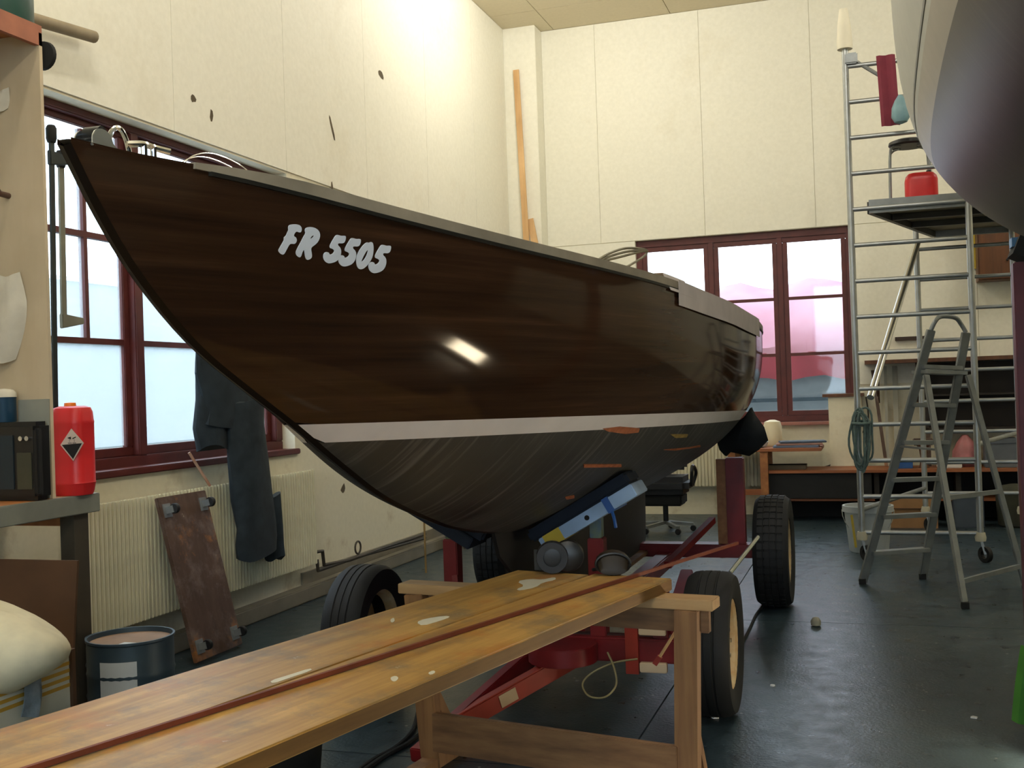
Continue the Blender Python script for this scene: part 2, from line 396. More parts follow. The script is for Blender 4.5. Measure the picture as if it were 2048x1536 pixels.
# back wall with window opening
BX0, BX1, BZ0, BZ1 = 1.48, 3.92, 1.05, 3.23
b = MB()
b.box(-0.3, BX0, YB, YB+0.3, 0, ZC_); b.box(BX1, XR+0.3, YB, YB+0.3, 0, ZC_)
b.box(BX0, BX1, YB, YB+0.3, 0, BZ0); b.box(BX0, BX1, YB, YB+0.3, BZ1, ZC_)
wb = struct(b.build('wall_back', PLASTER, smooth=False, origin=(4, YB, 0)), 'cream end wall with a wide window')
xs = [0.41, 1.07, 2.31, 3.55, 4.79, 6.03, 7.27, 8.51, 9.2]
for a, c in zip(xs[:-1], xs[1:]):
    MB().box(a+0.002, c-0.002, YB-0.012, YB, 3.235, ZC_-0.004).build('wall_panel', CREAM, wb, smooth=False)
for a, c in ((0.41, BX0), (BX1, 5.2), (5.2, 6.5), (6.5, 7.8), (7.8, 9.2)):
    MB().box(a+0.002, c-0.002, YB-0.01, YB, 1.06 if a < 3 else 1.45, 3.228).build('wall_panel', CREAM, wb, smooth=False)
struct(MB().box(XR, XR+0.3, YF-0.3, YB+0.3, 0, ZC_).build('wall_right', PLASTER, smooth=False), 'plain plastered wall beyond the second yacht')
b = MB(); GX0, GX1, GZ0, GZ1 = 2.6, 8.4, 1.1, 4.1
b.box(-0.3, GX0, YF-0.3, YF, 0, ZC_); b.box(GX1, XR+0.3, YF-0.3, YF, 0, ZC_); b.box(GX0, GX1, YF-0.3, YF, 0, GZ0); b.box(GX0, GX1, YF-0.3, YF, GZ1, ZC_)
struct(b.build('wall_front', PLASTER, smooth=False), 'plastered wall with a wide added daylight fill window behind the viewer')
cl = struct(MB().box(-0.3, XR+0.3, YF-0.3, YB+0.3, ZC_+0.02, ZC_+0.3).build('ceiling', CEILM, smooth=False, origin=(4, 4, ZC_)), 'pale panelled workshop ceiling')
ti = None
for i in range(7):
    for j in range(15):
        x0 = 0.57+1.42*(i-1); y0 = 12.10-1.2*(j-0)
        xa, xb, ya, yb = max(x0, 0.0), min(x0+1.42, XR), max(y0, YF), min(y0+1.2, YB)
        if xb-xa < .05 or yb-ya < .05: continue
        MB().box(xa+0.004, xb-0.004, ya+0.004, yb-0.004, ZC_, ZC_+0.02).build('ceiling_panel', CEILM, cl, smooth=False)
struct(MB().box(0, 0.41, 12.57, YB, 0, ZC_).build('trim_1', CREAM, smooth=False, bevel=0.006), 'cream boxed pillar in the wall corner')

# ---- window 1 (left wall)
w1 = bpy.data.objects.new('window_1', None); COL.objects.link(w1); w1.location = (-0.15, 5.6, WZ0); ROOTM[w1.name] = Matrix.Translation(w1.location); struct(w1, 'red brown framed window with frosted lower panes')
fx0, fx1 = -0.2, -0.12
b = MB(); b.box(fx0, fx1+.02, WY0, WY1, WZ0, WZ0+0.08); b.box(fx0, fx1+.02, WY0, WY1, WZ1-0.045, WZ1); b.box(fx0, fx1+.02, WY0, WY0+0.09, WZ0+.08, WZ1-.045); b.box(fx0, fx1+.02, WY1-0.09, WY1, WZ0+.08, WZ1-.045)
b.box(fx0, fx1+.02, 5.59, 5.67, WZ0+.08, WZ1-.045)
b.build('window_frame', WFRAME, w1, smooth=False, bevel=0.006)
def casement(parent, axis, u0, u1, z0, z1, d0, d1, zm, um, mat, glass, glass_lo, tt=.055):
    def bx(bb, a, c, e, f): return bb.box(d0, d1, a, c, e, f) if axis == 'x' else bb.box(a, c, d0, d1, e, f)
    t = 0.055; b = MB()
    bx(b, u0, u1, z0, z0+t); bx(b, u0, u1, z1-tt, z1); bx(b, u0, u0+t, z0+t, z1-tt); bx(b, u1-t, u1, z0+t, z1-tt)
    s = b.build('sash', mat, parent, smooth=False, bevel=0.005)
    zz = [z0+t]+zm+[z1-tt]
    for z in zm:
        b = MB(); bx(b, u0+t, u1-t, z-0.017, z+0.017); b.build('glazing_bar', mat, s, smooth=False)
    dm = (d0+d1)/2
    for k in range(len(zz)-1):
        us = [u0+t]+([u for u in um] if k > 0 else [])+[u1-t]
        for u in us[1:-1]:
            b = MB(); bx(b, u-0.015, u+0.015, zz[k]+0.017, zz[k+1]-0.017); b.build('glazing_bar', mat, s, smooth=False)
        for a, c in zip(us[:-1], us[1:]):
            b = MB()
            if axis == 'x': b.box(dm-0.002, dm+0.002, a+.005, c-.005, zz[k]+.01, zz[k+1]-.01)
            else: b.box(a+.005, c-.005, dm-0.002, dm+0.002, zz[k]+.01, zz[k+1]-.01)
            b.build('pane', glass_lo if k == 0 else glass, s, smooth=False)
casement(w1, 'x', WY0+0.09, 5.59, WZ0+0.08, WZ1-0.045, -0.185, -0.145, [1.87, 2.48], [5.22], WFRAME, GLASSH, GLASSH, .035)
casement(w1, 'x', 5.67, WY1-0.09, WZ0+0.08, WZ1-0.045, -0.185, -0.145, [1.87, 2.48], [6.4], WFRAME, GLASSH, GLASSH, .035)
MB().box(-0.12, 0.03, WY0, WY1+0.03, WZ0-0.02, WZ0+0.02).build('window_sill', WFRAME, w1, smooth=False, bevel=0.006)
# ---- added window for daylight fill, unseen behind the viewer
w3 = bpy.data.objects.new('fill_window', None); COL.objects.link(w3); w3.location = (5.2, YF-.1, GZ0); ROOTM[w3.name] = Matrix.Translation(w3.location); struct(w3, 'wide red brown window added for daylight fill behind the viewer')
b = MB(); b.box(GX0, GX1, YF-.16, YF-.08, GZ0, GZ0+.08); b.box(GX0, GX1, YF-.16, YF-.08, GZ1-.08, GZ1)
for k in range(6): xx = GX0+(GX1-GX0-.08)*k/5; b.box(xx, xx+.08, YF-.16, YF-.08, GZ0+.08, GZ1-.08)
b.build('window_frame', WFRAME, w3, smooth=False)
for k in range(5):
    a = GX0+(GX1-GX0-.08)*k/5+.08; c = GX0+(GX1-GX0-.08)*(k+1)/5
    MB().box(a, c, YF-.122, YF-.118, GZ0+.08, GZ1-.08).build('pane', GLASS, w3, smooth=False)
# ---- window 2 (back wall)
w2 = bpy.data.objects.new('window_2', None); COL.objects.link(w2); w2.location = (2.7, YB+.1, BZ0); ROOTM[w2.name] = Matrix.Translation(w2.location); struct(w2, 'three bay red brown window in the end wall')
b = MB(); g0, g1 = YB+0.05, YB+0.13
b.box(BX0, BX1, g0, g1, BZ0, BZ0+.07); b.box(BX0, BX1, g0, g1, BZ1-.08, BZ1); b.box(BX0, BX0+.07, g0, g1, BZ0+.07, BZ1-.08); b.box(BX1-.06, BX1, g0, g1, BZ0+.07, BZ1-.08)
for xm in (2.355, 3.135): b.box(xm-.03, xm+.03, g0, g1, BZ0+.07, BZ1-.08)
b.build('window_frame', WFRAME, w2, smooth=False, bevel=0.006)
for a, c in ((BX0+.07, 2.325), (2.385, 3.105), (3.165, BX1-.06)):
    casement(w2, 'y', a, c, BZ0+.07, BZ1-.08, g0+.015, g1-.02, [1.815, 2.455], [], WFRAME, GLASS, GLASS)
MB().box(BX0-.04, 3.64, YB-.10, YB+.05, BZ0-.035, BZ0).build('window_sill', mat_wood('pink_sill', (150, 96, 84), (176, 120, 104), 0.5, 0), w2, smooth=False, bevel=0.005)
st = struct(MB().box(3.62, 3.97, YB-.16, YB-.001, 0.0, 1.32).build('trim_2', PLASTER, smooth=False, bevel=0.004), 'boxed-in cream casing below the window corner')
MB().box(3.56, 4.0, YB-.19, YB-.001, 1.32, 1.355).build('casing_cap', BROWNW, st, smooth=False)

# ================================================================ MAIN SAILBOAT
CX = 2.45; YBOW = 1.97; YST = 9.6
def pchip(xs, ys):
    xs = np.array(xs, float); ys = np.array(ys, float); h = np.diff(xs); d = np.diff(ys)/h; mth = np.zeros_like(ys)
    for i in range(1, len(xs)-1):
        if d[i-1]*d[i] > 0:
            w1_, w2_ = 2*h[i]+h[i-1], h[i]+2*h[i-1]; mth[i] = (w1_+w2_)/(w1_/d[i-1]+w2_/d[i])
    mth[0] = d[0]; mth[-1] = d[-1]
    def f(x):
        i = int(min(max(np.searchsorted(xs, x)-1, 0), len(xs)-2)); t = (x-xs[i])/h[i]; t = min(max(t, 0.0), 1.0)
        return float((2*t**3-3*t**2+1)*ys[i]+(t**3-2*t**2+t)*h[i]*mth[i]+(-2*t**3+3*t**2)*ys[i+1]+(t**3-t**2)*h[i]*mth[i+1])
    return f
ZS = pchip([1.97, 2.12, 2.31, 2.54, 2.86, 3.41, 4.06, 4.57, 5.14, 5.64, 6.45, 7.5, 9.6], [2.083, 2.072, 2.066, 2.05, 2.022, 1.984, 1.956, 1.938, 1.908, 1.889, 1.866, 1.86, 1.90])
ZK = pchip([1.97, 2.08, 2.18, 2.43, 2.66, 2.92, 3.22, 3.51, 3.91, 4.16, 5.0, 6.0, 7.0, 8.1, 9.0, 9.6], [2.07, 1.931, 1.827, 1.646, 1.536, 1.422, 1.28, 1.154, 1.028, 0.961, 0.83, 0.76, 0.77, 0.93, 1.12, 1.27])
BB = pchip([YBOW+(YST-YBOW)*k/10 for k in range(11)], [0.015, .31, .57, .77, .905, .98, 1.0, .97, .90, .78, .62])
EA = pchip([1.97, 3.5, 4.6, 6.0, 9.6], [1.25, 1.9, 2.6, 3.3, 2.8]); EC = pchip([1.97, 3.5, 4.6, 6.0, 9.6], [0.95, 0.78, 0.85, 1.1, 1.0])
def ZW(y): return 1.422-(y-2.92)*0.0215
def HH(y, z):
    zk, zs = ZK(y), ZS(y); t = min(max((z-zk)/max(zs-zk, 1e-4), 0), 1)
    return 0.018+max(BB(y)-0.018, 0)*(1-(1-t)**EA(y))**EC(y)
boat = thing('sailboat', (CX, 6.0, 0.36), 'dark varnished mahogany sailboat hull on a red trailer, numbered FR 5505', 'sailboat')
def band(name, mat, zlo, zhi, ya, yb, ny, nz, parent, off=0.0, bias=1.0, sides=(1, -1)):
    b = MB(); b.uv = []
    for sd in sides:
        G = []
        for i in range(ny+1):
            t = i/ny; y = ya+(yb-ya)*(t**1.35)
            lo, hi = zlo(y), zhi(y); row = []
            for j in range(nz+1):
                z = lo+(hi-lo)*((j/nz)**bias); row.append(V(CX+sd*(HH(y, z)+off), y, z)); b.uv.append((y, z))
            G.append(row)
        b.grid(G)
    return b.build(name, mat, parent, angle=60, weld=False)
tops = band('topsides', MAHOG, lambda y: max(ZW(y), ZK(y)), ZS, YBOW, YST, 90, 26, boat)
pl(tops, 'dark varnished mahogany topsides')
SW = 0.058
ystr = 2.92
band('boot_stripe', STRIPE, lambda y: max(ZW(y)-SW, ZK(y)), lambda y: max(ZW(y), ZK(y)), ystr, YST, 70, 3, boat)
ybt = 3.04
bot = band('bottom', ANTI, ZK, lambda y: max(ZW(y)-SW, ZK(y)), ybt, YST, 80, 26, boat, bias=2.2)
pl(bot, 'scuffed grey primed underbody')
# closing strips: stem / backbone, transom, deck
b = MB(); G = []
for i in range(101):
    y = YBOW+(YST-YBOW)*(i/100)**1.35; z = ZK(y); G.append([V(CX-0.0185, y, z+.001), V(CX, y-.004, z-.006), V(CX+0.0185, y, z+.001)])
b.grid(G); b.build('stem_band', M('stem_varnish', (20, 15, 12), 0.4, var=0.2, spec=.2), boat)
b = MB(); ring = [V(CX+HH(YST, z), YST, z) for z in np.linspace(ZK(YST), ZS(YST), 14)]
ring2 = [V(2*CX-p.x, p.y, p.z) for p in reversed(ring)]
b.prism(ring+ring2, (0, 0.02, 0)); b.build('transom', MAHOG, boat, smooth=False)
DECK = mat_wood('deck_planks', (176, 150, 118), (198, 172, 138), 0.6, 1, 4)
b = MB(); G = []
for i in range(61):
    y = YBOW+(YST-YBOW)*(i/60)**1.2; bb = BB(y)
    G.append([V(CX+bb*u, y, ZS(y)-0.004+0.05*bb*(1-u*u)) for u in (-1, -.6, -.2, .2, .6, 1)])
b.grid(G); b.build('deck', DECK, boat, solid=0.0)
for sd in (1, -1):
    b = MB(); rings = []
    for i in range(71):
        y = 2.26+(YST-2.26)*i/70; bb = BB(y); z = ZS(y); h = 0.020*min(1, (i+0.5)/3)
        rings.append([V(CX+sd*(bb+.006), y, z-.012), V(CX+sd*(bb+.006), y, z+h), V(CX+sd*(bb-.03), y, z+h), V(CX+sd*(bb-.03), y, z-.012)])
    b.loft(rings); b.build('toe_rail', M('weathered_rail', (150, 140, 122), 0.6, var=0.25, scale=6), boat, angle=30)
    b = MB(); rings = []
    for i in range(71):
        y = 2.3+(YST-2.3)*i/70; bb = BB(y)
        rings.append([V(CX+sd*(bb+.006), y, ZS(y)-.022), V(CX+sd*(bb+.008), y, ZS(y)-.012), V(CX+sd*(bb-.004), y, ZS(y)-.012), V(CX+sd*(bb-.004), y, ZS(y)-.022)])
    b.loft(rings); b.build('rubbing_strake', M('dark_strake', (30, 30, 26), 0.5, var=0.2), boat, angle=30)
# keel
b = MB(); rings = []
for k, (z, ya, yb, hw) in enumerate(((0.36, 5.35, 8.0, .075), (0.42, 5.2, 8.02, .085), (0.6, 5.0, 8.08, .08), (0.75, 4.75, 8.1, .075), (1.02, 4.6, 8.15, .06))):
    n = 14; ring = []
    for j in range(n+1):
        t = j/n; y = ya+(yb-ya)*t; ring.append(V(CX+hw*min(1, (4*t*(1-t))**0.4+.12), y, z))
    for j in range(n, -1, -1):
        t = j/n; y = ya+(yb-ya)*t; ring.append(V(CX-hw*min(1, (4*t*(1-t))**0.4+.12), y, z))
    rings.append(ring)
b.loft(rings); pl(b.build('keel', M('keel_paint', (30, 28, 26), 0.6, var=0.2), boat), 'dark painted keel')
# primer repair patches on the underbody
PATCH = M('orange_filler', (176, 104, 66), 0.7, var=0.25, scale=30)
PATCHY = M('yellow_filler', (150, 128, 70), 0.7, var=0.25, scale=30)
def hull_hit(px, py, t0=2.0, t1=11.0):
    d = ray(px, py)
    def g(t):
        p = CAM+d*t
        if p.y < YBOW or p.y > YST: return 1.0
        if p.z > ZS(p.y)+.001 or p.z < ZK(p.y): return 1.0
        return p.x-CX-HH(p.y, p.z)
    t = t0; pv = g(t)
    while t < t1:
        t2 = t+0.01; c = g(t2)
        if pv > 0 and c <= 0 and pv < 0.9:
            a, e = t, t2
            for _ in range(30):
                mm = (a+e)/2
                if g(mm) > 0: a = mm
                else: e = mm
            return CAM+d*((a+e)/2)
        t, pv = t2, c
    return None
def hull_n(p):
    e = 1e-3; dy = (HH(p.y+e, p.z)-HH(p.y-e, p.z))/(2*e); dz = (HH(p.y, p.z+e)-HH(p.y, p.z-e))/(2*e)
    return V(1, -dy, -dz).normalized()
def decal(polys, name, mat, parent, off=0.0025):
    def dens(p):
        return [(a[0]+(c[0]-a[0])*k/4, a[1]+(c[1]-a[1])*k/4) for a, c in zip(p, p[1:]+p[:1]) for k in range(4)] if len(p) < 12 and parent.name.startswith('bottom') else p
    polys = [dens(p) for p in polys]
    polys3 = []
    for poly in polys:
        q = [hull_hit(*p) for p in poly]
        if any(a is None for a in q): return None
        polys3.append(q)
    flat = [p for q in polys3 for p in q]; n = len(flat)
    tri = tessellate_polygon([[V(*p, 0) for p in poly] for poly in polys])
    nm = [hull_n(p) for p in flat]
    b = MB(); b.v = [p+m_*off for p, m_ in zip(flat, nm)]+[p-m_*0.002 for p, m_ in zip(flat, nm)]
    b.f = [tuple(t) for t in tri]+[tuple(i+n for i in reversed(t)) for t in tri]; k = 0
    for q in polys3:
        for i in range(len(q)): b.f.append((k+i, k+(i+1) % len(q), n+k+(i+1) % len(q), n+k+i))
        k += len(q)
    b.mi = [0]*len(b.f)
    return b.build(name, mat, parent, smooth=False)
def chaikin(p, it=2):
    for _ in range(it):
        q = []
        for i in range(len(p)):
            a, c = p[i], p[(i+1) % len(p)]
            q += [(a[0]*.75+c[0]*.25, a[1]*.75+c[1]*.25), (a[0]*.25+c[0]*.75, a[1]*.25+c[1]*.75)]
        p = q
    return p
def zt(pts, dx=0, dy=0): return [(520+(x+dx)/6.827, 400+(y+dy)/6.827) for x, y in pts]
F_ = [(390,340),(470,328),(535,338),(565,380),(560,430),(535,445),(490,425),(465,455),(452,490),(490,510),(498,560),(470,600),(425,595),(400,600),(370,650),(330,730),(300,748),(262,720),(245,690),(262,655),(300,590),(325,545),(320,510),(350,490),(370,440),(385,410),(380,380)]
R_ = [(615,385),(660,368),(720,370),(775,395),(810,440),(815,500),(790,565),(745,610),(700,640),(690,670),(700,720),(705,790),(640,822),(615,790),(605,720),(600,670),(575,700),(555,770),(530,785),(490,750),(483,710),(510,650),(550,580),(590,500),(620,450),(608,420)]
RH = [(735,480),(710,485),(690,505),(675,532),(705,520),(728,500)]
N5 = [(1030,480),(1060,475),(1110,490),(1165,485),(1165,530),(1150,575),(1120,592),(1075,588),(1055,595),(1060,620),(1085,640),(1102,680),(1100,740),(1075,800),(1030,840),(960,862),(910,860),(870,820),(858,770),(870,725),(900,708),(935,715),(945,745),(975,742),(1005,715),(1012,685),(985,665),(950,655),(950,620),(975,570),(1005,520)]
N0 = [(1455,575),(1480,585),(1520,568),(1540,600),(1545,670),(1535,760),(1505,830),(1450,900),(1400,940),(1350,945),(1320,905),(1310,840),(1312,780),(1335,720),(1370,660),(1410,610)]
N0H = [(1475,675),(1450,690),(1420,740),(1390,800),(1375,845),(1400,835),(1430,800),(1460,740)]
for polys in ([chaikin(zt(F_))], [chaikin(zt(R_)), chaikin(zt(RH))], [chaikin(zt(N5))], [chaikin(zt(N5, 205, 43))], [chaikin(zt(N0)), chaikin(zt(N0H))], [chaikin(zt(N5, 617, 135))]):
    decal(polys, 'registration_letter', VINYL, tops)
for poly, mt in (([(1205,857),(1240,853),(1278,856),(1276,864),(1250,867),(1215,862)], PATCH), ([(1340,868),(1375,868),(1372,874),(1350,875)], PATCHY), ([(1327,899),(1380,894),(1400,890),(1400,893),(1350,900)], PATCH), ([(1167,928),(1242,928),(1242,933),(1167,934)], PATCH), ([(1130,994),(1148,990),(1148,995),(1132,998)], PATCH)):
    decal([poly], 'filler_patch', mt, bot, 0.004)
# masking paper along the sheer aft
b = MB(); G = []
for i in range(31):
    y = 4.72+2.1*i/30; z1 = ZS(y)+0.004; z0 = z1-0.088
    G.append([V(CX+HH(y, min(z, ZS(y)))+0.012, y, z) for z in (z0, (z0+z1)/2, z1, z1+.02)])
b.grid(G); pl(b.build('masking_paper', TAPE, boat, solid=0.002), 'pale masking paper taped along the gunwale')
b = MB(); b.grid([[V(CX+BB(y)+0.013, y, ZS(y)-.03), V(CX+BB(y)-.02, y, ZS(y)+.045), V(CX+BB(y)-0.12, y+.03, ZS(y)+.05)] for y in (4.62, 4.7, 4.8, 4.9)])
b.build('masking_paper', TAPE, boat, solid=0.002)
# deck hardware: chrome bow fitting, cleat, wires
def deckz(y, x): u = (x-CX)/max(BB(y), .05); return ZS(y)+0.046*BB(y)*(1-u*u)
c = V(CX+.005, 2.075, ZS(2.075)); b = MB()
for sd in (-1, 1):
    rings = [c+V(sd*.022, -.05, 0), c+V(sd*.022, -.05, .018)]+[c+V(sd*.022, -.05+.035*(1-math.cos(a)), .018+.026*math.sin(a)) for a in np.linspace(.3, math.pi, 8)]+[c+V(sd*.022, .05, 0)]
    b.prism(rings, (sd*.004, 0, 0))
b.box(c.x-.03, c.x+.03, c.y-.06, c.y+.10, c.z-.002, c.z+.004)
bf = b.build('bow_fitting', STEEL, boat, bevel=0.001)
MB().tube([c+V(-.022, -.012, .036), c+V(.022, -.012, .036)], 0.016, 14).build('roller', BLACK, bf)
MB().tube(spline([c+V(.0, .03, .0), c+V(0, .045, .05), c+V(0, .075, .068), c+V(0, .10, .045), c+V(0, .115, .0)], 6), 0.006, 8).build('fairlead_loop', STEEL, bf)
c = V(CX+.03, 2.225, deckz(2.225, CX+.03)); b = MB()
b.tube(spline([c+V(-.02, -.055, .035), c+V(0, -.02, .04), c+V(0, .02, .04), c+V(.02, .055, .035)], 5), 0.008, 8); b.tube([c+V(0, -.018, 0), c+V(0, -.018, .04)], .008, 8); b.tube([c+V(0, .018, 0), c+V(0, .018, .04)], .008, 8); b.box(c.x-.02, c.x+.02, c.y-.04, c.y+.04, c.z-.004, c.z+.006)
b.build('mooring_cleat', STEEL, boat)
for k in range(2):
    q = V(CX+.02-.04*k, 2.36+.03*k, ZS(2.36)+.01); MB().tube(spline([q, q+V(.0, .05, .05), q+V(.01, .14, .075), q+V(.04, .25, .05), q+V(.05, .34, -.015)], 6), 0.0014, 6).build('rigging_wire', STEEL, boat)
q = V(CX-.05, 2.5, deckz(2.5, CX-.05)); MB().box(q.x-.05, q.x+.16, 2.40, 2.62, ZS(2.5)-.004, ZS(2.5)+.03).build('foredeck_batten', WHITE, boat, bevel=.003)
q0 = P(1195, 528, x=2.95); q1 = P(1290, 502, x=3.0)
for k in range(3):
    o_ = V(0, 0, .012*k); MB().tube(spline([q0-V(0, 0, .05), q0+o_*.6, lerp(q0, q1, .5)+V(0, 0, .018*k+.004), q1+o_*.3, q1+V(0, .03, -.012), lerp(q0, q1, .8)+V(.01, .02, -.03), lerp(q0, q1, .45)+V(.01, .02, -.05)], 6), 0.006, 8).build('shroud_wire', M('old_rope', (136, 132, 112), .8, var=.2), boat)
# hatch coaming / cabin trunk seen edge-on above the deck
b = MB(); b.box(CX-.42, CX+.42, 6.0, 7.6, ZS(6.5)-.02, ZS(6.5)+.06); b.build('coaming', MAHOG, boat, bevel=.02)

# ================================================================ TRAILER
tr = thing('boat_trailer', (CX, 6.2, 0), 'dark red four-wheeled boat trailer carrying the mahogany sailboat', 'trailer')
def wheel(cx, cy, rad, wd, rimmat, out=1, blocks=True):
    r = rad; h = wd/2
    prof = [(r*.62, -h*.86), (r*.80, -h), (r*.93, -h*.97), (r*.985, -h*.72), (r*.998, -h*.42), (r*.985, -h*.38), (r*.985, -h*.34), (r, -h*.30), (r, -h*.04), (r*.985, -h*.03), (r*.985, h*.03), (r, h*.04), (r, h*.30), (r*.985, h*.34), (r*.985, h*.38), (r*.998, h*.42), (r*.985, h*.72), (r*.93, h*.97), (r*.80, h), (r*.62, h*.86)]
    t = MB().torus_like((cx, cy, r), prof, 44, (1, 0, 0))
    for k in range(44 if blocks else 0):      # tread blocks
        a = 2*math.pi*(k+.5)/44; dr = V(0, math.cos(a), math.sin(a)); tg = V(0, -math.sin(a), math.cos(a))
        for x in (-.55, -.18, .18, .55):
            t.obox(V(cx+x*h, cy, r)+dr*(r-.002+(-.004 if abs(x) > .4 else 0)), V(h*.15, 0, 0), tg*(r*.052), dr*.007)
    o = t.build('wheel', RUB, tr, angle=35)
    b = MB(); rr = r*.63
    b.lathe((cx, cy, r), [(rr*.98, -h*.85), (rr*1.02, -h*.8), (rr*.86, -h*.55), (rr*.86, h*.35*out), (rr*.5, h*.45*out), (rr*.3, h*.62*out), (rr*.05, h*.62*out)], 32, (1, 0, 0))
    b.lathe((cx, cy, r), [(rr*.86, h*.3), (rr*.9, h*.7), (rr*1.03, h*.86), (rr*1.03, h*.8), (rr*.86, h*.3)], 32, (1, 0, 0), False)
    b.build('rim', rimmat, o, angle=30)
    for k in range(5):
        a = 2*math.pi*k/5; MB().lathe((cx+out*h*.5, cy+rr*.3*math.cos(a), r+rr*.3*math.sin(a)), [(.011, 0), (.011, .02*out)], 6, (1, 0, 0)).build('wheel_nut', STEEL, o)
    return o
RIM = M('rusty_cream_rim', (188, 150, 100), 0.55, 0.2, rgb2=(206, 190, 150), scale=14)
wheel(3.37, 5.05, .325, .21, RIM, 1, False); wheel(1.63, 5.05, .325, .21, RIM, -1, False)
wheel(3.43, 7.6, .37, .23, RIM, 1); wheel(1.5, 7.6, .37, .23, RIM, -1)
b = MB(); b.box(1.74, 3.24, 4.98, 5.10, .235, .345); b.build('front_cross_beam', RED, tr, bevel=.008, smooth=False)
b = MB(); b.box(1.62, 3.30, 7.53, 7.67, .325, .415); b.build('rear_cross_beam', RED, tr, bevel=.008, smooth=False)
for x in (2.2, 2.7):
    MB().box(x-.05, x+.05, 5.10, 7.53, .26, .36).build('side_rail', RED, tr, bevel=.008, smooth=False)
MB().box(CX-.13, CX+.13, 5.2, 7.9, .345, .37).build('keel_plank', TREST, tr, smooth=False)
for y, z in ((5.05, .30), (7.6, .30)):
    MB().tube([(1.6, y, .325 if y < 6 else .37), (3.4, y, .325 if y < 6 else .37)], .03, 12).build('axle', M('dark_axle', (60, 34, 34), .6, var=.2), tr)
# drawbar triangle
ap = P(905, 1452, y=4.42); QR = P(1180, 1296, y=4.97); QL = P(1075, 1300, y=4.97)
for q, mt in ((QR, ORED), (QL, RED)):
    MB().bar(ap, q, .055, .085).build('drawbar', mt, tr, smooth=False, bevel=.006)
tp_ = P(832, 1512, z=.035); MB().bar(tp_, ap+V(.01, .04, .02), .06, .06).build('drawbar_tongue', RED, tr, smooth=False, bevel=.006)
tc_ = lerp(QR, QL, .4)+V(0, -.1, .02); MB().lathe(tc_, [(.16, -.05), (.16, .03)], 28).build('turntable', RED, tr, bevel=.004)
d_ = (QR-ap).normalized(); sdv = d_.cross(V(0, 0, 1)).normalized(); u_ = sdv.cross(d_).normalized(); cc = P(1008, 1385, y=(ap.y+(QR.y-ap.y)*.36)); cc = ap+d_*(cc-ap).dot(d_)
MB().obox(cc+sdv*.0285, d_*.045, sdv*.002, u_*.028).build('reflector', M('beige_reflector', (200, 170, 130), .5), tr, smooth=False)
# screw-jack arms (front pair, rear pair)
JACK = M('jack_paint', (120, 130, 80), .5, rgb2=(70, 96, 130), scale=14)
for x, y, zt_ in ((2.03, 5.25, .86), (2.84, 5.05, .90)):
    a = MB().box(x-.038, x+.038, y-.04, y+.04, .34, zt_-.10).build('jack_post', RED, tr, smooth=False, bevel=.005)
    MB().box(x-.028, x+.028, y-.03, y+.03, zt_-.10, zt_+.02).build('jack_screw', JACK, a, smooth=False, bevel=.004)
MB().bar((2.10, 5.15, .36), (2.06, 5.2, .58), .03, .03).build('jack_brace', RED, tr, smooth=False)
# front support bunk (padded board following the bilge)
def hull_z(y, h):
    lo, hi = ZK(y), ZS(y)
    for _ in range(40):
        mm = (lo+hi)/2
        if HH(y, mm) < h: lo = mm
        else: hi = mm
    return lo
for sd in (1, -1):
    yp = 4.98; a = V(CX+sd*.10, yp, hull_z(yp-.06, .10)-.012); c = V(CX+sd*.56, yp, hull_z(yp-.06, .56)-.012); d = (c-a).normalized(); nn = V(-sd*d.z, 0, sd*d.x); nn = nn if nn.z > 0 else -nn
    mid = (a+c)/2; hl = (c-a).length/2
    pad = MB().obox(mid-nn*.035, d*(hl+.01), V(0, .11, 0), nn*.030).build('support_pad', PADD, tr, smooth=False, bevel=.012)
    bd = MB().obox(mid-nn*.095+d*.02, d*(hl-.01), V(0, .125, 0), nn*.030).build('support_board', PADW if sd > 0 else PADD, tr, smooth=False, bevel=.004)
    if sd > 0:
        e = c-nn*.095-d*.13
        b = MB(); b.obox(e, d*.016, V(0, .131, 0), nn*.036); b.tube(spline([e+V(.02, -.132, -.03), e+V(.03, -.14, -.06), e+V(.035, -.135, -.10)], 4), .008, 6); b.build('blue_strap', BLUE, bd, smooth=False)
        e2 = a-nn*.095+d*.10; MB().obox(e2, d*.045, V(0, .127, 0), nn*.0315).build('yellow_stain', YEL, bd, smooth=False)
        MB().lathe(mid-nn*.095+d*.02-V(0, .1255, 0), [(.012, 0), (.012, -.001)], 12, (0, 1, 0)).build('bolt_hole', BLACKM, bd)
for sd in (1, -1):
    x = CX+sd*.735
    a = MB().box(x-.06, x+.06, 7.56, 7.66, .415, 1.0).build('rear_post', RED, tr, smooth=False, bevel=.006)
    MB().box(x-.125, x-.062, 7.58, 7.64, .415, .99).build('wood_packing', BENCHW, a, smooth=False)
    b = MB(); c = V(x+.04*sd, 7.6, 1.09); top = V(x+.12*sd, 7.6, 1.30)
    rings = []
    for k, (t, wx, wy) in enumerate(((-.25, .08, .09), (-.05, .13, .13), (.25, .17, .16), (.55, .13, .16), (.9, .05, .11), (1.05, .015, .05))):
        o_ = lerp(c, top, t); rings.append([o_+V(wx*math.cos(2*math.pi*j/12)*(1+.15*math.sin(3*j)), wy*math.sin(2*math.pi*j/12)*(1+.12*math.cos(2*j)), -.03*math.cos(j)) for j in range(12)])
    b.loft(rings); pl(b.build('support_pad', M('black_rag', (26, 30, 32), .95, var=.3, bump=.4), tr), 'black cloth wrapped support pad')
MB().bar(P(1425, 1040, y=7.3), P(1335, 1130, y=6.4), .04, .04).build('diagonal_brace', RED, tr, smooth=False)
MB().bar((3.17, 5.08, .35), (3.05, 6.3, .40), .07, .10).build('side_strut', RED, tr, smooth=False, bevel=.006)
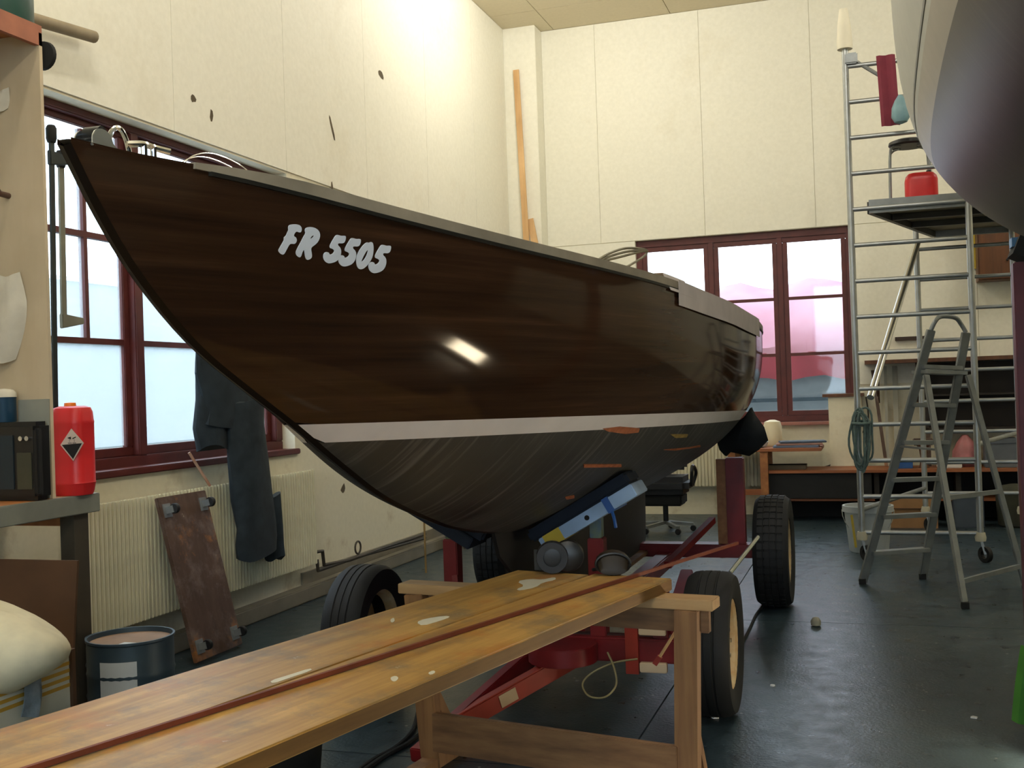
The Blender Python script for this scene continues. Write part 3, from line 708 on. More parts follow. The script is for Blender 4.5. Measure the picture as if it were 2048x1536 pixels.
MB().box(3.10, 3.17, 5.0, 5.08, .345, .60).build('bracket_post', RED, tr, smooth=False, bevel=.004)
MB().box(2.98, 3.04, 4.95, 4.98, .19, .42).build('light_bracket', ORED, tr, smooth=False)
for z in (.37, .20):
    MB().box(3.045, 3.17, 4.945, 4.975, z, z+.045).build('reflector', M('cream_reflector', (222, 196, 160), .4, var=.05), tr, smooth=False, bevel=.004)
MB().tube([P(1460, 1146, y=6.2), P(1516, 1074, y=6.6)], .012, 8).build('tie_rod', M('bright_steel', (190, 196, 190), .35, .8, var=.1), tr)

# ================================================================ SECOND YACHT (right) + stand
C2 = 5.52
yt = thing('yacht', (C2, 4.0, 1.55), 'white-topped yacht with dark brown underbody propped high beside the scaffold', 'yacht')
B2 = pchip([-2.2, -1, 0.5, 2.0, 3.5, 5.0, 6.0, 7.0, 8.0, 8.8, 9.3], [.75, .95, 1.13, 1.24, 1.29, 1.29, 1.27, 1.17, .92, .5, .03])
K2 = pchip([-2.2, 0, 2, 4, 5.5, 6.5, 7.5, 8.5, 9.3], [2.5, 2.2, 1.95, 1.85, 1.9, 2.02, 2.25, 2.75, 4.3])
S2 = lambda y: 4.15+.012*(y-3)**2*(.6 if y < 3 else .9)
A2 = pchip([-2.2, 4, 6.5, 8, 9.3], [5.2, 5.4, 5.2, 3.2, 1.2]); D2 = pchip([-2.2, 4, 6.5, 8, 9.3], [.8, .8, .8, .85, 1.0])
def H2(y, z):
    zk, zs = K2(y), S2(y); t = min(max((z-zk)/max(zs-zk, 1e-3), 0), 1); return .02+(B2(y)-.02)*(1-(1-t)**A2(y))**D2(y)
def band2(name, mat, lo, hi, ya, yb, ny=60, nz=14, off=0, bias=1.0):
    b = MB(); b.uv = []
    for sd in (1, -1):
        G = []
        for i in range(ny+1):
            y = ya+(yb-ya)*i/ny; l, h = lo(y), hi(y); row = []
            for j in range(nz+1):
                z = l+(h-l)*(j/nz)**bias; row.append(V(C2+sd*(H2(y, z)+off), y, z)); b.uv.append((y, z))
            G.append(row)
        b.grid(G)
    return b.build(name, mat, yt, angle=60)
YTOP = M('grey_white_gelcoat', (146, 150, 144), .4, var=.05); YBAND = M('beige_boot_band', (140, 134, 122), .4, var=.06)
W2 = lambda y: max(2.70+.006*(y-4), K2(y)); W2a = lambda y: max(2.58+.006*(y-4), K2(y))
band2('topsides', YTOP, W2, S2, -2.2, 9.3); band2('boot_band', YBAND, W2a, W2, -2.2, 9.2, 60, 3)
band2('bottom', ANTI2, K2, W2a, -2.2, 9.2, 60, 22, 0, 2.0)
band2('pinstripe', M('dark_pinstripe', (70, 78, 84), .4), lambda y: W2(y)+.035, lambda y: W2(y)+.048, -2.2, 8.9, 60, 1, .002)
b = MB(); G = [[V(C2+B2(y)*u, y, S2(y)+.05*(1-u*u)) for u in (-1, -.5, 0, .5, 1)] for y in np.linspace(-2.2, 9.3, 40)]
b.grid(G); b.build('deck', WHITE, yt)
b = MB(); r0 = [V(C2+H2(-2.2, z), -2.2, z) for z in np.linspace(K2(-2.2), S2(-2.2), 12)]; b.prism(r0+[V(2*C2-p.x, p.y, p.z) for p in reversed(r0)], (0, -.02, 0)); b.build('transom', YTOP, yt, smooth=False)
b = MB(); rings = []
for z, ya, yb, hw in ((.5, 3.0, 5.0, .11), (.7, 2.9, 5.05, .1), (1.4, 2.9, 5.2, .07), (2.0, 2.8, 5.4, .09)):
    n = 12; rings.append([V(C2+hw*math.sin(math.pi*j/n)**.7, ya+(yb-ya)*j/n, z) for j in range(n+1)]+[V(C2-hw*math.sin(math.pi*j/n)**.7, ya+(yb-ya)*j/n, z) for j in range(n-1, 0, -1)])
b.loft(rings); b.build('fin_keel', ANTI2, yt)
sd_ = thing('boat_stand', (5.0, 5.6, 0), 'dark red steel boat stand post with blue band under the white-topped yacht', 'boat stand')
px_ = P(2044, 900, y=5.6).x+.035
a = MB().box(px_-.05, px_+.05, 5.55, 5.65, .06, 2.02).build('post', M('stand_maroon', (92, 26, 34), .5, var=.2), sd_, smooth=False, bevel=.006)
MB().box(px_-.052, px_+.052, 5.548, 5.652, P(2040, 492, y=5.55).z, P(2040, 474, y=5.55).z).build('blue_band', M('blue_band_paint', (78, 126, 170), .5), a, smooth=False)
MB().box(px_-.06, C2+1.1, 5.55, 5.65, 0, .06).build('base_beam', MATS['stand_maroon'], sd_, smooth=False)
MB().obox((px_+.03, 5.6, 2.06), V(.07, 0, -.035), V(0, .12, 0), V(.02, 0, .05)*.8).build('pad', BLACKM, sd_, smooth=False)
b = MB().box(C2-.12, C2+.12, 2.8, 5.3, .06, .5); kb = b.build('keel_block', TREST, sd_, smooth=False)

# ================================================================ SCAFFOLD TOWER
tw = thing('scaffold_tower', (4.43, 10.5, 0), 'tall aluminium scaffold tower on castors in front of the end wall', 'scaffold tower')
NY, FY = 9.6, 11.5
XA, XB, XC, XD = 3.97, 4.88, 4.52, 5.41
XC, XD = XA+.0, XB+.0
fxa = P(1840, 700, y=FY).x; fxb = P(2032, 700, y=FY).x
def scaf_frame(xa, xb, y, zs, ztopa, ztopb):
    for x, zt in ((xa, ztopa), (xb, ztopb)):
        MB().tube([(x, y, .20), (x, y, zt)], .026, 12).build('post', ALU, tw)
        c = MB().lathe((x, y, .17), [(.04, 0), (.045, .03), (.036, .07)], 14).build('foot_collar', M('cream_collar', (190, 184, 160), .6), tw)
        wl_ = MB().torus_like((x+.03, y-.02, .065), [(.065, -.018), (.065, .018), (.035, .016), (.035, -.016)], 20, (0.8, .6, 0)).build('castor_wheel', RUB, tw)
        MB().bar((x, y, .19), (x+.03, y-.02, .065), .05, .02).build('castor_fork', ALUD, wl_, smooth=False)
    for z in zs:
        MB().tube([(xa, y, z), (xb, y, z)], .019, 10).build('rung', ALU, tw)
scaf_frame(XA, XB, NY, [.232+.2985*k for k in range(14)], 4.33, 2.86+1.3)
scaf_frame(fxa, fxb, FY, [.37+.2985*k for k in range(9)], 2.95, 2.95)
MB().tube([P(1835, 485, y=11.3), P(1741, 795, y=9.75)], .03, 12).build('diagonal_brace', M('bright_aluminium', (206, 208, 206), .25, .9, var=.05), tw)
MB().tube([(XA, NY, .42), (fxa, FY, .42)], .02, 10).build('side_brace', ALUD, tw)
MB().tube([(XB, NY, .95), (fxb, FY, .95)], .02, 10).build('side_brace', ALUD, tw)
p0 = P(1700, 118, y=NY)
MB().box(p0.x-.04, p0.x+.06, NY-.05, NY+.05, p0.z-.05, p0.z+.04).build('coupling_clamp', ALUD, tw, smooth=False, bevel=.01)
MB().tube([p0+V(.05, 0, -.03), p0+V(.22, 0, -.16)], .016, 8).build('guard_strut', ALUD, tw)
pf = thing('scaffold_platform', (4.5, 10.5, 2.9), 'timber scaffold platform with dark underside hung on the tower rungs', 'scaffold platform')
pz = 2.93
q0 = P(1735, 405, y=NY+.08); q1 = P(1835, 455, y=FY+.2)
Xa, Xb = q0.x, 5.0
sk = fxa-XA; Y0_, Y1_ = NY+.05, FY+.1; fy = lambda y: sk*(y-NY)/(FY-NY)
MB().prism([(Xa+fy(Y0_), Y0_, pz+.01), (Xb+fy(Y0_), Y0_, pz+.01), (Xb+fy(Y1_), Y1_, pz+.01), (Xa+fy(Y1_), Y1_, pz+.01)], (0, 0, .04)).build('deck_board', M('dusty_ply', (128, 120, 98), .7, var=.2), pf, smooth=False)
for y in (Y0_-.02, Y1_+.02): MB().box(Xa+fy(y), Xb+fy(y), y-.02, y+.02, pz-.05, pz+.06).build('edge_rail', ALUD, pf, smooth=False)
for x in (Xa, Xb): MB().bar((x+fy(Y0_), Y0_, pz), (x+fy(Y1_), Y1_, pz), .04, .10).build('side_rail', M('dark_rail', (62, 62, 58), .5, .3), pf, smooth=False)
for y in (10.2, 10.8): MB().box(Xa+.02+fy(y), Xb-.02+fy(y), y-.02, y+.02, pz-.045, pz+.009).build('cross_rail', MATS['dark_rail'], pf, smooth=False)
ps_ = pz+.07
# stool on the platform
q = P(1822, 396, y=9.85); sx_ = q.x
so = thing('stool', (sx_, 9.95, pz+.05), 'black-seated metal stool standing on the scaffold platform', 'stool')
seat_z = P(1830, 285, y=9.95).z
MB().lathe((sx_, 9.95, seat_z-.03), [(.15, 0), (.165, .015), (.16, .04), (.12, .055)], 24).build('seat', LEATHER, so)
for dx, dy in ((-.14, -.1), (.14, -.1), (.14, .1), (-.14, .1)):
    MB().tube(spline([(sx_+dx*1.15, 9.95+dy*1.15, pz+.055), (sx_+dx*1.1, 9.95+dy*1.1, seat_z-.12), (sx_+dx*.95, 9.95+dy*.95, seat_z-.045), (sx_+dx*.5, 9.95+dy*.5, seat_z-.03)], 6), .011, 8).build('leg', ALUD, so)
r_ = P(1843, 392, y=9.72); zt_ = P(1843, 346, y=9.72).z
hw = (P(1872, 380, y=9.72).x-P(1806, 380, y=9.72).x)/2
rc = thing('jerrycan', (r_.x, 9.74, pz+.052), 'red plastic canister on the scaffold platform in front of the stool', 'jerrycan')
b = MB(); rings = []
for z, s_ in ((0, .9), (.02, 1), (.7, 1), (.85, .93), (.97, .75), (1, .55)):
    rings.append([V(r_.x+hw*s_*max(-1, min(1, 1.25*math.cos(a))), 9.72+.08*s_*max(-1, min(1, 1.25*math.sin(a))), pz+.053+(zt_-pz-.053)*z) for a in [2*math.pi*k/24 for k in range(24)]])
b.loft(rings); b.build('body', REDP, rc)
MB().lathe((r_.x+hw*.5, 9.74, zt_-.005), [(.02, 0), (.02, .025)], 12).build('cap', BLACK, rc)
# maroon towel & blue bag hanging on the top rungs
ta, tb = P(1752, 112, y=NY-.04), P(1790, 250, y=NY-.04)
b = MB(); G = [[V(lerp(ta, tb, 0).x+.035*(i/8)*(j/6)*0+(P(1752+38*j/6+6*i/8, 112, y=NY-.04).x-ta.x), NY-.035-.012*math.sin(j*1.7), ta.z+(tb.z-ta.z)*i/8) for j in range(7)] for i in range(9)]
b.grid(G); tag(b.build('towel', MAROON, solid=.006), 'maroon cloth hanging over a top rung of the scaffold tower', 'towel')
q = P(1801, 222, y=NY-.08); b = MB(); b.lathe((q.x, NY-.10, q.z-.11), [(.01, 0), (.05, .015), (.075, .06), (.07, .13), (.045, .19), (.015, .235)], 14); tag(b.build('plastic_bag', M('pale_blue_bag', (130, 168, 178), .5, var=.15, bump=.3), bevel=0), 'pale blue bag hanging on the scaffold beside the maroon cloth', 'bag')
q0 = P(1697, 98, y=NY); q1 = P(1693, 18, y=NY)
b = MB(); b.lathe((XA, NY, q0.z), [(.062, 0), (.066, .03), (.055, (q1.z-q0.z)*.6), (.035, (q1.z-q0.z)), (.02, q1.z-q0.z+.003)], 14); tag(b.build('post_sleeve', M('white_paper', (236, 230, 208), .8, var=.04)), 'white paper sleeve stuck over the tall scaffold post top', 'paper sleeve')
# rope bundle
rb = thing('rope_coil', (XA+.03, NY-.06, .9), 'grey-green rope coil hanging from the scaffold tower post', 'rope')
for k in range(7):
    a0 = P(1722+random.uniform(-8, 8), 815+k*2, y=NY-.07-.008*k); hh = random.uniform(.42, .52); ww = random.uniform(.05, .085)
    pts = [a0+V(ww*math.sin(t)*.9+.01*math.sin(3*t+k), .012*math.cos(2*t+k), -hh/2*(1-math.cos(t))) for t in np.linspace(0, 2*math.pi, 25)]
    MB().tube(pts, .009, 7, caps=False).build('rope_loop', ROPEG, rb)
MB().tube([P(1722, 845, y=NY-.10)+V(.07*math.cos(t), .05*math.sin(t), .01*math.sin(t)) for t in np.linspace(0, 2*math.pi, 20)], .012, 7).build('rope_binding', ROPEG, rb)

# ================================================================ STEPLADDER
ld = thing('stepladder', (4.5, 8.3, 0), 'folding aluminium stepladder with a hooped top beside the scaffold tower', 'stepladder')
A1, A2_ = P(1725, 1165, z=.01), P(1845, 1155, z=.01); B1, B2_ = P(1930, 1213, z=.01), P(2052, 1175, z=.01)
T1, T2 = P(1862, 660, y=8.30), P(1932, 665, y=8.45)
U1, U2 = P(1852, 750, y=8.22), P(1936, 750, y=8.38)
MB().bar(A1, T1, .028, .065, (1, .6, 0)).build('front_stile', ALUD, ld, smooth=False, bevel=.004); MB().bar(A2_, T2, .028, .065, (1, .6, 0)).build('front_stile', ALUD, ld, smooth=False, bevel=.004)
MB().bar(B1, U1, .025, .045, (1, .6, 0)).build('rear_stile', ALUD, ld, smooth=False, bevel=.004); MB().bar(B2_, U2, .025, .045, (1, .6, 0)).build('rear_stile', ALUD, ld, smooth=False, bevel=.004)
MB().tube(spline([T1, T1+V(.03, .0, .06), lerp(T1, T2, .3)+V(0, 0, .10), lerp(T1, T2, .7)+V(0, 0, .10), T2+V(-.03, 0, .06), T2], 6), .016, 10).build('top_hoop', ALUD, ld)
for k in range(6):
    t = .12+.148*k; a, c = lerp(A1, T1, t), lerp(A2_, T2, t); MB().bar(a, c, .085, .03).build('step', ALUD, ld, smooth=False, bevel=.004)
for t in (.1, .45): MB().bar(lerp(B1, U1, t), lerp(B2_, U2, t), .02, .03).build('rear_crossbar', ALUD, ld, smooth=False)
MB().bar(lerp(A1, T1, .55), lerp(B1, U1, .66), .015, .015).build('spreader', ALUD, ld, smooth=False)
MB().bar(lerp(T1, A1, .16), lerp(T2, A2_, .16), .2, .025).build('top_tray', ALUD, ld, smooth=False)
for f in (A1, A2_, B1, B2_): MB().box(f.x-.025, f.x+.025, f.y-.03, f.y+.03, 0, .04).build('rubber_foot', BLACKM, ld, smooth=False)

# ================================================================ TRESTLE AND PLANKS
BT = .735
E0, E1 = P(808, 1163, z=BT), P(1432, 1196, z=BT); bd_ = (E1-E0).normalized(); bn = V(-bd_.y, bd_.x, 0)
ts = thing('trestle', ((E0.x+E1.x)/2, (E0.y+E1.y)/2, 0), 'brown wooden trestle holding up the far ends of the two planks', 'trestle')
mid = (E0+E1)/2; L_ = (E1-E0).length/2
MB().obox(mid-V(0, 0, .02)-bn*.0, bd_*L_, bn*.05, V(0, 0, .02)).build('top_board', mat_wood('pale_pine_board', (186, 146, 98), (214, 176, 126), 0.6, 0, 5), ts, smooth=False, bevel=.003)
MB().obox(mid-V(0, 0, .085)+bn*.016+bd_*.02, bd_*(L_-.05), bn*.016, V(0, 0, .045)).build('apron', TRESTX, ts, smooth=False, bevel=.003)
lgp = []
for pxt, pxb in ((835, 868), (1372, 1376)):
    tp = P(pxt, 1225, y=E0.y+(E1.y-E0.y)*(0 if pxt < 1000 else 1)-.03); fx = (tp-E0).dot(bd_); tp = E0+bd_*fx-bn*.028; tp.z = BT-.041; ft = P(pxb, 1530, y=tp.y); kk = (tp.z)/(tp.z-ft.z); ft = tp+(ft-tp)*kk; ft.z = 0; ft.y = tp.y
    lgp.append((tp, ft)); MB().bar(ft, tp, .055, .085, tuple(bd_)).build('leg', TREST, ts, smooth=False, bevel=.003)
    MB().obox(V(ft.x, ft.y, .02), bd_*.035, bn*.22, V(0, 0, .02)).build('foot', TREST, ts, smooth=False)
    MB().bar(V(ft.x, ft.y, .03)+bn*.2, lerp(ft, tp, .5)+bn*.02, .03, .04).build('foot_brace', TREST, ts, smooth=False)
a_ = P(868, 1463, y=lgp[0][0].y-.02); c_ = P(1356, 1535, y=lgp[1][0].y-.02)
MB().bar(a_, c_, .03, .155).build('lower_rail', TRESTX, ts, smooth=False, bevel=.003)
PZ = .78
fa = V(2.713, 4.222, PZ); pd = V(.228, 1, 0).normalized(); pnrm = V(pd.y, -pd.x, 0)
near_end = -2.9; WP = .325
for k in range(2):
    o_ = fa+pnrm*(k*(WP+.006)) + pd*(0.03 if k else 0.0)
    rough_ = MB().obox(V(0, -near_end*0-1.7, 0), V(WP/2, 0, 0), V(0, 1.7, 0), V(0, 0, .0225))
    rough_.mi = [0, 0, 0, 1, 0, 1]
    pk = rough_.build('plank', [PLANK, PLANK_SHADED], smooth=False, bevel=.004, origin=(0, 0, 0))
    pk.location = o_+pnrm*WP/2-V(0, 0, .0225); pk.rotation_euler = (0, 0, math.atan2(-pd.x, pd.y))
    ROOTM[pk.name] = Matrix.Translation(pk.location) @ Matrix.Rotation(pk.rotation_euler.z, 4, 'Z')
    tag(pk, 'paint-stained yellow plank on the trestle, under the ear defenders' if k == 0 else 'paint-stained yellow plank on the trestle, over the trestle leg', 'plank')
    PK = pk if k == 0 else PK
    if k == 1: PK1 = pk
SPL = M('dried_white_paint', (226, 220, 196), .45, var=.05)
def splash(px, pts, par):
    q = [P(x, y, z=PZ+.0004) for x, y in pts]; MB().prism(q, (0, 0, .0012)).build('paint_splash', SPL, par, smooth=False)
splash(0, chaikin([(1033,1163),(1060,1158),(1085,1160),(1110,1154),(1112,1160),(1085,1165),(1072,1175),(1040,1181),(1032,1179),(1050,1172)], 1), PK)
splash(0, chaikin([(832,1245),(850,1238),(890,1232),(902,1234),(880,1242),(845,1252)], 1), PK)
splash(0, chaikin([(780,1240),(788,1235),(790,1243),(783,1246)], 1), PK)
splash(0, chaikin([(781,1355),(792,1352),(798,1357),(790,1364),(782,1361)], 1), PK1)
splash(0, chaikin([(855,1347),(866,1341),(872,1345),(862,1350)], 1), PK1)
splash(0, chaikin([(540,1362),(580,1350),(620,1337),(625,1341),(580,1356),(545,1368)], 1), PK)
# batten lying across the planks
ba, bb_ = P(0, 1556, z=PZ+.008), P(1475, 1086, z=PZ+.008)
ba = lerp(ba, bb_, -.02)
tag(MB().bar(ba, bb_, .011, .012).build('batten', M('red_brown_batten', (120, 58, 36), .6, var=.2), smooth=False), 'long thin red-brown batten lying along the planks and jutting past the trestle', 'batten')
# ear defenders
q = P(1136, 1112, z=PZ+.064); ed = thing('ear_defenders', (q.x, q.y, PZ), 'black ear defenders lying on the stained plank', 'ear defenders')
vd = V(CAM.x-q.x, CAM.y-q.y, 0).normalized(); sdv = V(-vd.y, vd.x, 0); sdv = sdv if sdv.x > 0 else -sdv
rr = .064
def cup(c, ax):
    b = MB(); b.lathe(c, [(rr*.75, -.022), (rr*.98, -.018), (rr, .004), (rr*.92, .018), (rr*.6, .026), (rr*.02, .027)], 22, ax); o = b.build('ear_cup', BLACK, ed)
    MB().torus_like(c-Vector(ax)*.024, [(rr*.95, -.008), (rr*.98, .004), (rr*.6, .004), (rr*.55, -.008)], 22, ax).build('ear_cushion', LEATHER, o); return o
c1 = V(q.x, q.y, PZ+rr+.001); cup(c1, (vd+V(0, 0, .05)).normalized())
c2 = P(1075, 1135, z=PZ+.04); c2 = V(c2.x, c2.y, PZ+.035)+sdv*.03+V(0, .10, 0); cup(V(c2.x, c2.y, PZ+rr+.001), (-vd).normalized())
bw = MB(); G = []
qa = c1-vd*.01-sdv*.02; 
for i in range(15):
    a = math.pi*(.05+.95*i/14); pt = qa-sdv*(.055-.058*math.cos(a))+(-vd)*.05*(1-math.cos(a))*.5+V(0, 0, 0); pt = V(pt.x, pt.y, 0)+(-sdv)*.02*math.sin(a)
    G.append([V(pt.x, pt.y, PZ+.004), V(pt.x, pt.y, PZ+.085)])
bw.grid(G); bw.build('headband', M('grey_band', (58, 62, 64), .7, var=.1), ed, solid=.006)
# safety goggles
q = P(1226, 1148, z=PZ); gg = thing('safety_goggles', (q.x, q.y, PZ), 'dark tinted safety goggles lying on the plank end near the ear defenders', 'goggles')
b = MB(); rings = []
for t, h, wd in ((0, .03, .05), (.3, .08, .062), (.7, .09, .066), (1, .075, .055)):
    c = q+vd*(.05-.08*t)+V(0, 0, h*.5+.004)+sdv*.0
    rings.append([c+sdv*wd*math.cos(a)+V(0, 0, h*.5*math.sin(a)) for a in [2*math.pi*k/16 for k in range(16)]])
b.loft(rings); b.build('lens_shield', M('tinted_lens', (46, 38, 28), .45, var=.15, spec=.3), gg)
MB().tube([q+vd*.03+V(0, 0, .044)+sdv*.066*math.cos(a)+V(0, 0, .040*math.sin(a)) for a in np.linspace(0, 2*math.pi, 22)], .006, 6, False).build('frame_rim', BLACK, gg)
MB().tube(spline([q-sdv*.06+V(0, 0, .02), q-sdv*.075-vd*.04+V(0, 0, .012), q-sdv*.04-vd*.09+V(0, 0, .01), q+sdv*.03-vd*.09+V(0, 0, .01), q+sdv*.062-vd*.04+V(0, 0, .015)], 5), .007, 6).build('strap', LEATHER, gg)
# scraper hanging on the trestle
q0 = P(1345, 1275, y=4.25); q1 = P(1310, 1328, y=4.25)
sc = thing('scraper', (q1.x, q1.y, q1.z), 'long-handled scraper with an orange wooden end leaning through the trestle', 'scraper')
MB().tube([q0+V(.03, 0, .05), lerp(q0, q1, .75)], .006, 8).build('handle', PINE, sc)
MB().bar(lerp(q0, q1, .72), q1, .026, .02).build('head', ORED, sc, smooth=False)
# loose cable loop under the trailer, cords on floor
lp = [P(1275, 1318, y=4.9), P(1230, 1325, y=4.85), P(1185, 1345, y=4.8), P(1165, 1368, y=4.78), P(1178, 1392, y=4.75), P(1210, 1394, y=4.75), P(1232, 1370, y=4.78), P(1228, 1335, y=4.8), P(1215, 1305, y=4.85)]
tag(MB().tube(spline(lp, 6), .0045, 6).build('cable', M('pale_cable', (150, 138, 96), .5)), 'pale looped cable hanging below the trailer cross beam', 'cable')
cpts = [P(840, 1405, z=.012), P(825, 1460, z=.012), P(790, 1495, z=.012), P(745, 1520, z=.012), P(690, 1560, z=.012)]
tag(MB().tube(spline(cpts, 6), .010, 8).build('electric_cord', BLACKM), 'longer black electric cord curving from the trestle leg over the floor', 'cord', 'black cords on the floor')
cpts = [P(845, 1465, z=.012), P(810, 1490, z=.012), P(770, 1512, z=.012), P(715, 1550, z=.012)]
tag(MB().tube(spline(cpts, 6), .010, 8).build('electric_cord', BLACKM), 'shorter black electric cord on the floor between longer cord and trestle', 'cord', 'black cords on the floor')
cpts = [P(1478, 1300, z=.008), P(1500, 1255, z=.008), P(1515, 1225, z=.008), P(1545, 1190, z=.008)]
tag(MB().tube(spline(cpts, 6), .008, 8).build('rubber_cord', BLACKM), 'dark cord on the floor between the two right trailer wheels', 'cord')
q = P(1632, 1252, z=0); b = MB(); b.lathe((q.x, q.y, 0), [(.012, 0), (.03, .006), (.032, .03), (.02, .05), (.006, .055)], 14); tag(b.build('floor_lump', M('grey_foam', (150, 146, 128), .9, var=.15)), 'small pale crumpled lump of rag on the open floor', 'rag')
for x, y in ((1430, 1436), (1545, 1372), (1948, 1436)):
    q = P(x, y, z=0); b = MB(); b.prism([q+V(.018*math.cos(a)*random.uniform(.6, 1.2), .014*math.sin(a)*random.uniform(.6, 1.2), 0) for a in [2*math.pi*k/7 for k in range(7)]], (0, 0, .006)); tag(b.build('paper_scrap', WHITE, smooth=False), 'tiny white scrap lying on the painted floor', 'scrap', 'scraps on the floor')
q = V(2.0, 3.55, 0)
bk = thing('black_bucket', q, 'black rubber bucket on the floor below the planks', 'bucket')
MB().lathe(q, [(.12, 0), (.13, .01), (.165, .36), (.175, .37), (.165, .375), (.155, .36), (.12, .02), (.01, .02)], 24).build('body', BLACKM, bk)
MB().tube(spline([q+V(-.17, 0, .35), q+V(-.18, -.09, .33), q+V(0, -.18, .30), q+V(.18, -.09, .33), q+V(.17, 0, .35)], 5), .005, 6).build('handle', STEEL, bk)

# ================================================================ LEFT SIDE: bench, shelf, clutter
bn_ = thing('workbench', (.25, 3.2, 0), 'wooden workbench with grey front edge along the window wall, under the red jerrycan', 'workbench')
MB().box(.11, .47, 1.4, 4.46, 1.035, 1.075).build('bench_top', BENCHW, bn_, smooth=False)
MB().box(.47, .505, 1.4, 4.47, .985, 1.075).build('front_edge', GREYP, bn_, smooth=False, bevel=.004)
for y in (1.6, 4.36): MB().box(.40, .48, y-.05, y+.05, 0, 1.035).build('leg', M('dark_leg', (62, 56, 44), .7, var=.2), bn_, smooth=False)
MB().box(.12, .40, 4.32, 4.40, .93, 1.035).build('end_rail', BENCHW, bn_, smooth=False)
su = thing('shelf_unit', (.25, 3.6, 1.0755), 'tall plywood shelf unit standing on the workbench', 'shelf unit')
MB().box(.0, .475, 4.18, 4.20, 1.076, 3.24).build('side_panel', PLY, su, smooth=False)
MB().box(.0, .487, 2.6, 2.62, 1.076, 3.24).build('side_panel', PLY, su, smooth=False)
MB().box(.0, .45, 2.6, 4.20, 3.24, 3.265).build('shelf', BENCHW, su, smooth=False)
MB().box(.45, .475, 2.6, 4.20, 3.18, 3.275).build('shelf_edge', M('orange_brown_edge', (156, 92, 62), .5, var=.15), su, smooth=False)
MB().box(.02, .46, 2.62, 4.18, 2.2, 2.22).build('shelf', PLY, su, smooth=False) if False else None
q = V(.325, 4.10, 3.266)
gc = thing('canister', q, 'dark green round canister on top of the plywood shelf unit', 'canister')
MB().lathe(q, [(.145, 0), (.15, .01), (.15, .30), (.12, .36), (.05, .39), (.05, .42), (.01, .42)], 26).build('body', DGREEN, gc); MB().lathe(q+V(0, 0, .42), [(.055, 0), (.055, .03), (.01, .03)], 16).build('cap', BLACK, gc)
MB().torus_like(q+V(0, 0, .15), [(.152, -.012), (.152, .012), (.147, .012), (.147, -.012)], 26, (0, 0, 1)).build('hoop', ALUD, gc)
q1 = P(188, 74, x=.10); tag(MB().tube([V(.10, 2.9, 3.31), q1], .033, 14).build('wooden_pole', M('grey_pole', (150, 136, 110), .7, var=.2)), 'grey wooden pole lying on the shelf unit and sticking out past its side', 'pole')
q = P(98, 112, y=4.26); b = MB(); b.lathe((q.x-.02, 4.235, q.z), [(.012, 0), (.065, .002), (.068, .02), (.012, .022)], 24, (0, 1, 0)); tag(b.build('sanding_disc', BLACKM), 'black round disc hung behind the plywood shelf side', 'disc')
# rag on panel
def rag(name, label, pts, y, mat, depth=.05):
    b = MB(); G = []
    n = 12
    for i in range(n+1):
        t = i/n; row = []
        for j in range(9):
            s_ = j/8; l, r_ = pts(t); row.append(V(l+(r_-l)*s_, y-depth*math.sin(math.pi*s_)*(.5+.5*t)-.012*math.sin(9*s_+3*t), 0))
            row[-1].z = ztop+(zbot-ztop)*t+.012*math.sin(7*s_)
        G.append(row)
    b.grid(G); return tag(b.build(name, mat, solid=.004), label, 'rag')
ztop, zbot = P(20, 548, y=4.15).z, P(20, 722, y=4.15).z; xr = P(44, 600, y=4.15).x
rag('cloth_rag', 'off-white rag hanging on the plywood shelf side', lambda t: (.14, xr-.02-.05*max(0, t-.35)*1.6+.03*math.sin(3*t)), 4.168, CLOTHW)
ztop, zbot = P(5, 178, y=4.15).z, P(5, 218, y=4.15).z
rag('paper_note', 'small pale cloth pinned high on the plywood shelf side', lambda t: (.1, P(14, 200, y=4.15).x-.02*t), 4.168, CLOTHW, .02)
q = P(8, 390, y=4.15); tag(MB().tube([(q.x, 4.18, q.z), (q.x+.01, 4.11, q.z), (q.x+.012, 4.09, q.z+.02)], .014, 10).build('coat_hook', M('brown_hook', (96, 70, 60), .5)), 'brown peg screwed to the plywood shelf side', 'hook')
# bar clamps hung beside the shelf, in front of window
def bar_clamp(name, label, px0, py0, px1, py1, x, mat, jaw_at, wd=.028):
    a, c = P(px0, py0, x=x), P(px1, py1, x=x); t = thing(name, (c.x, c.y, c.z), label, 'clamp')
    MB().bar(a, c, .012, wd, (0, 1, 0)).build('bar', mat, t, smooth=False)
    d = (c-a).normalized()
    for k in jaw_at:
        p = lerp(a, c, k); MB().prism([p+V(-.012, -.02, -.03), p+V(-.012, .14, .0), p+V(-.012, .14, .03), p+V(-.012, -.02, .045)], (.024, 0, 0)).build('jaw', mat, t, smooth=False, bevel=.004)
    MB().lathe(a+V(0, 0, .0), [(.02, 0), (.026, .02), (.026, .07), (.018, .085)], 12, (0, 0, 1)).build('handle', BLACKM, t)
CLD = M('dark_clamp_steel', (44, 50, 48), .5, .4, var=.2); CLG = M('grey_clamp_steel', (128, 126, 108), .55, .3, var=.15)
bar_clamp('bar_clamp', 'long dark bar clamp standing upright in front of the window by the shelf', 103, 285, 113, 975, .30, CLD, (.05,))
bar_clamp('bar_clamp', 'short grey bar clamp hanging in front of the window by the shelf', 122, 335, 128, 655, .22, CLG, (.97,), .034)
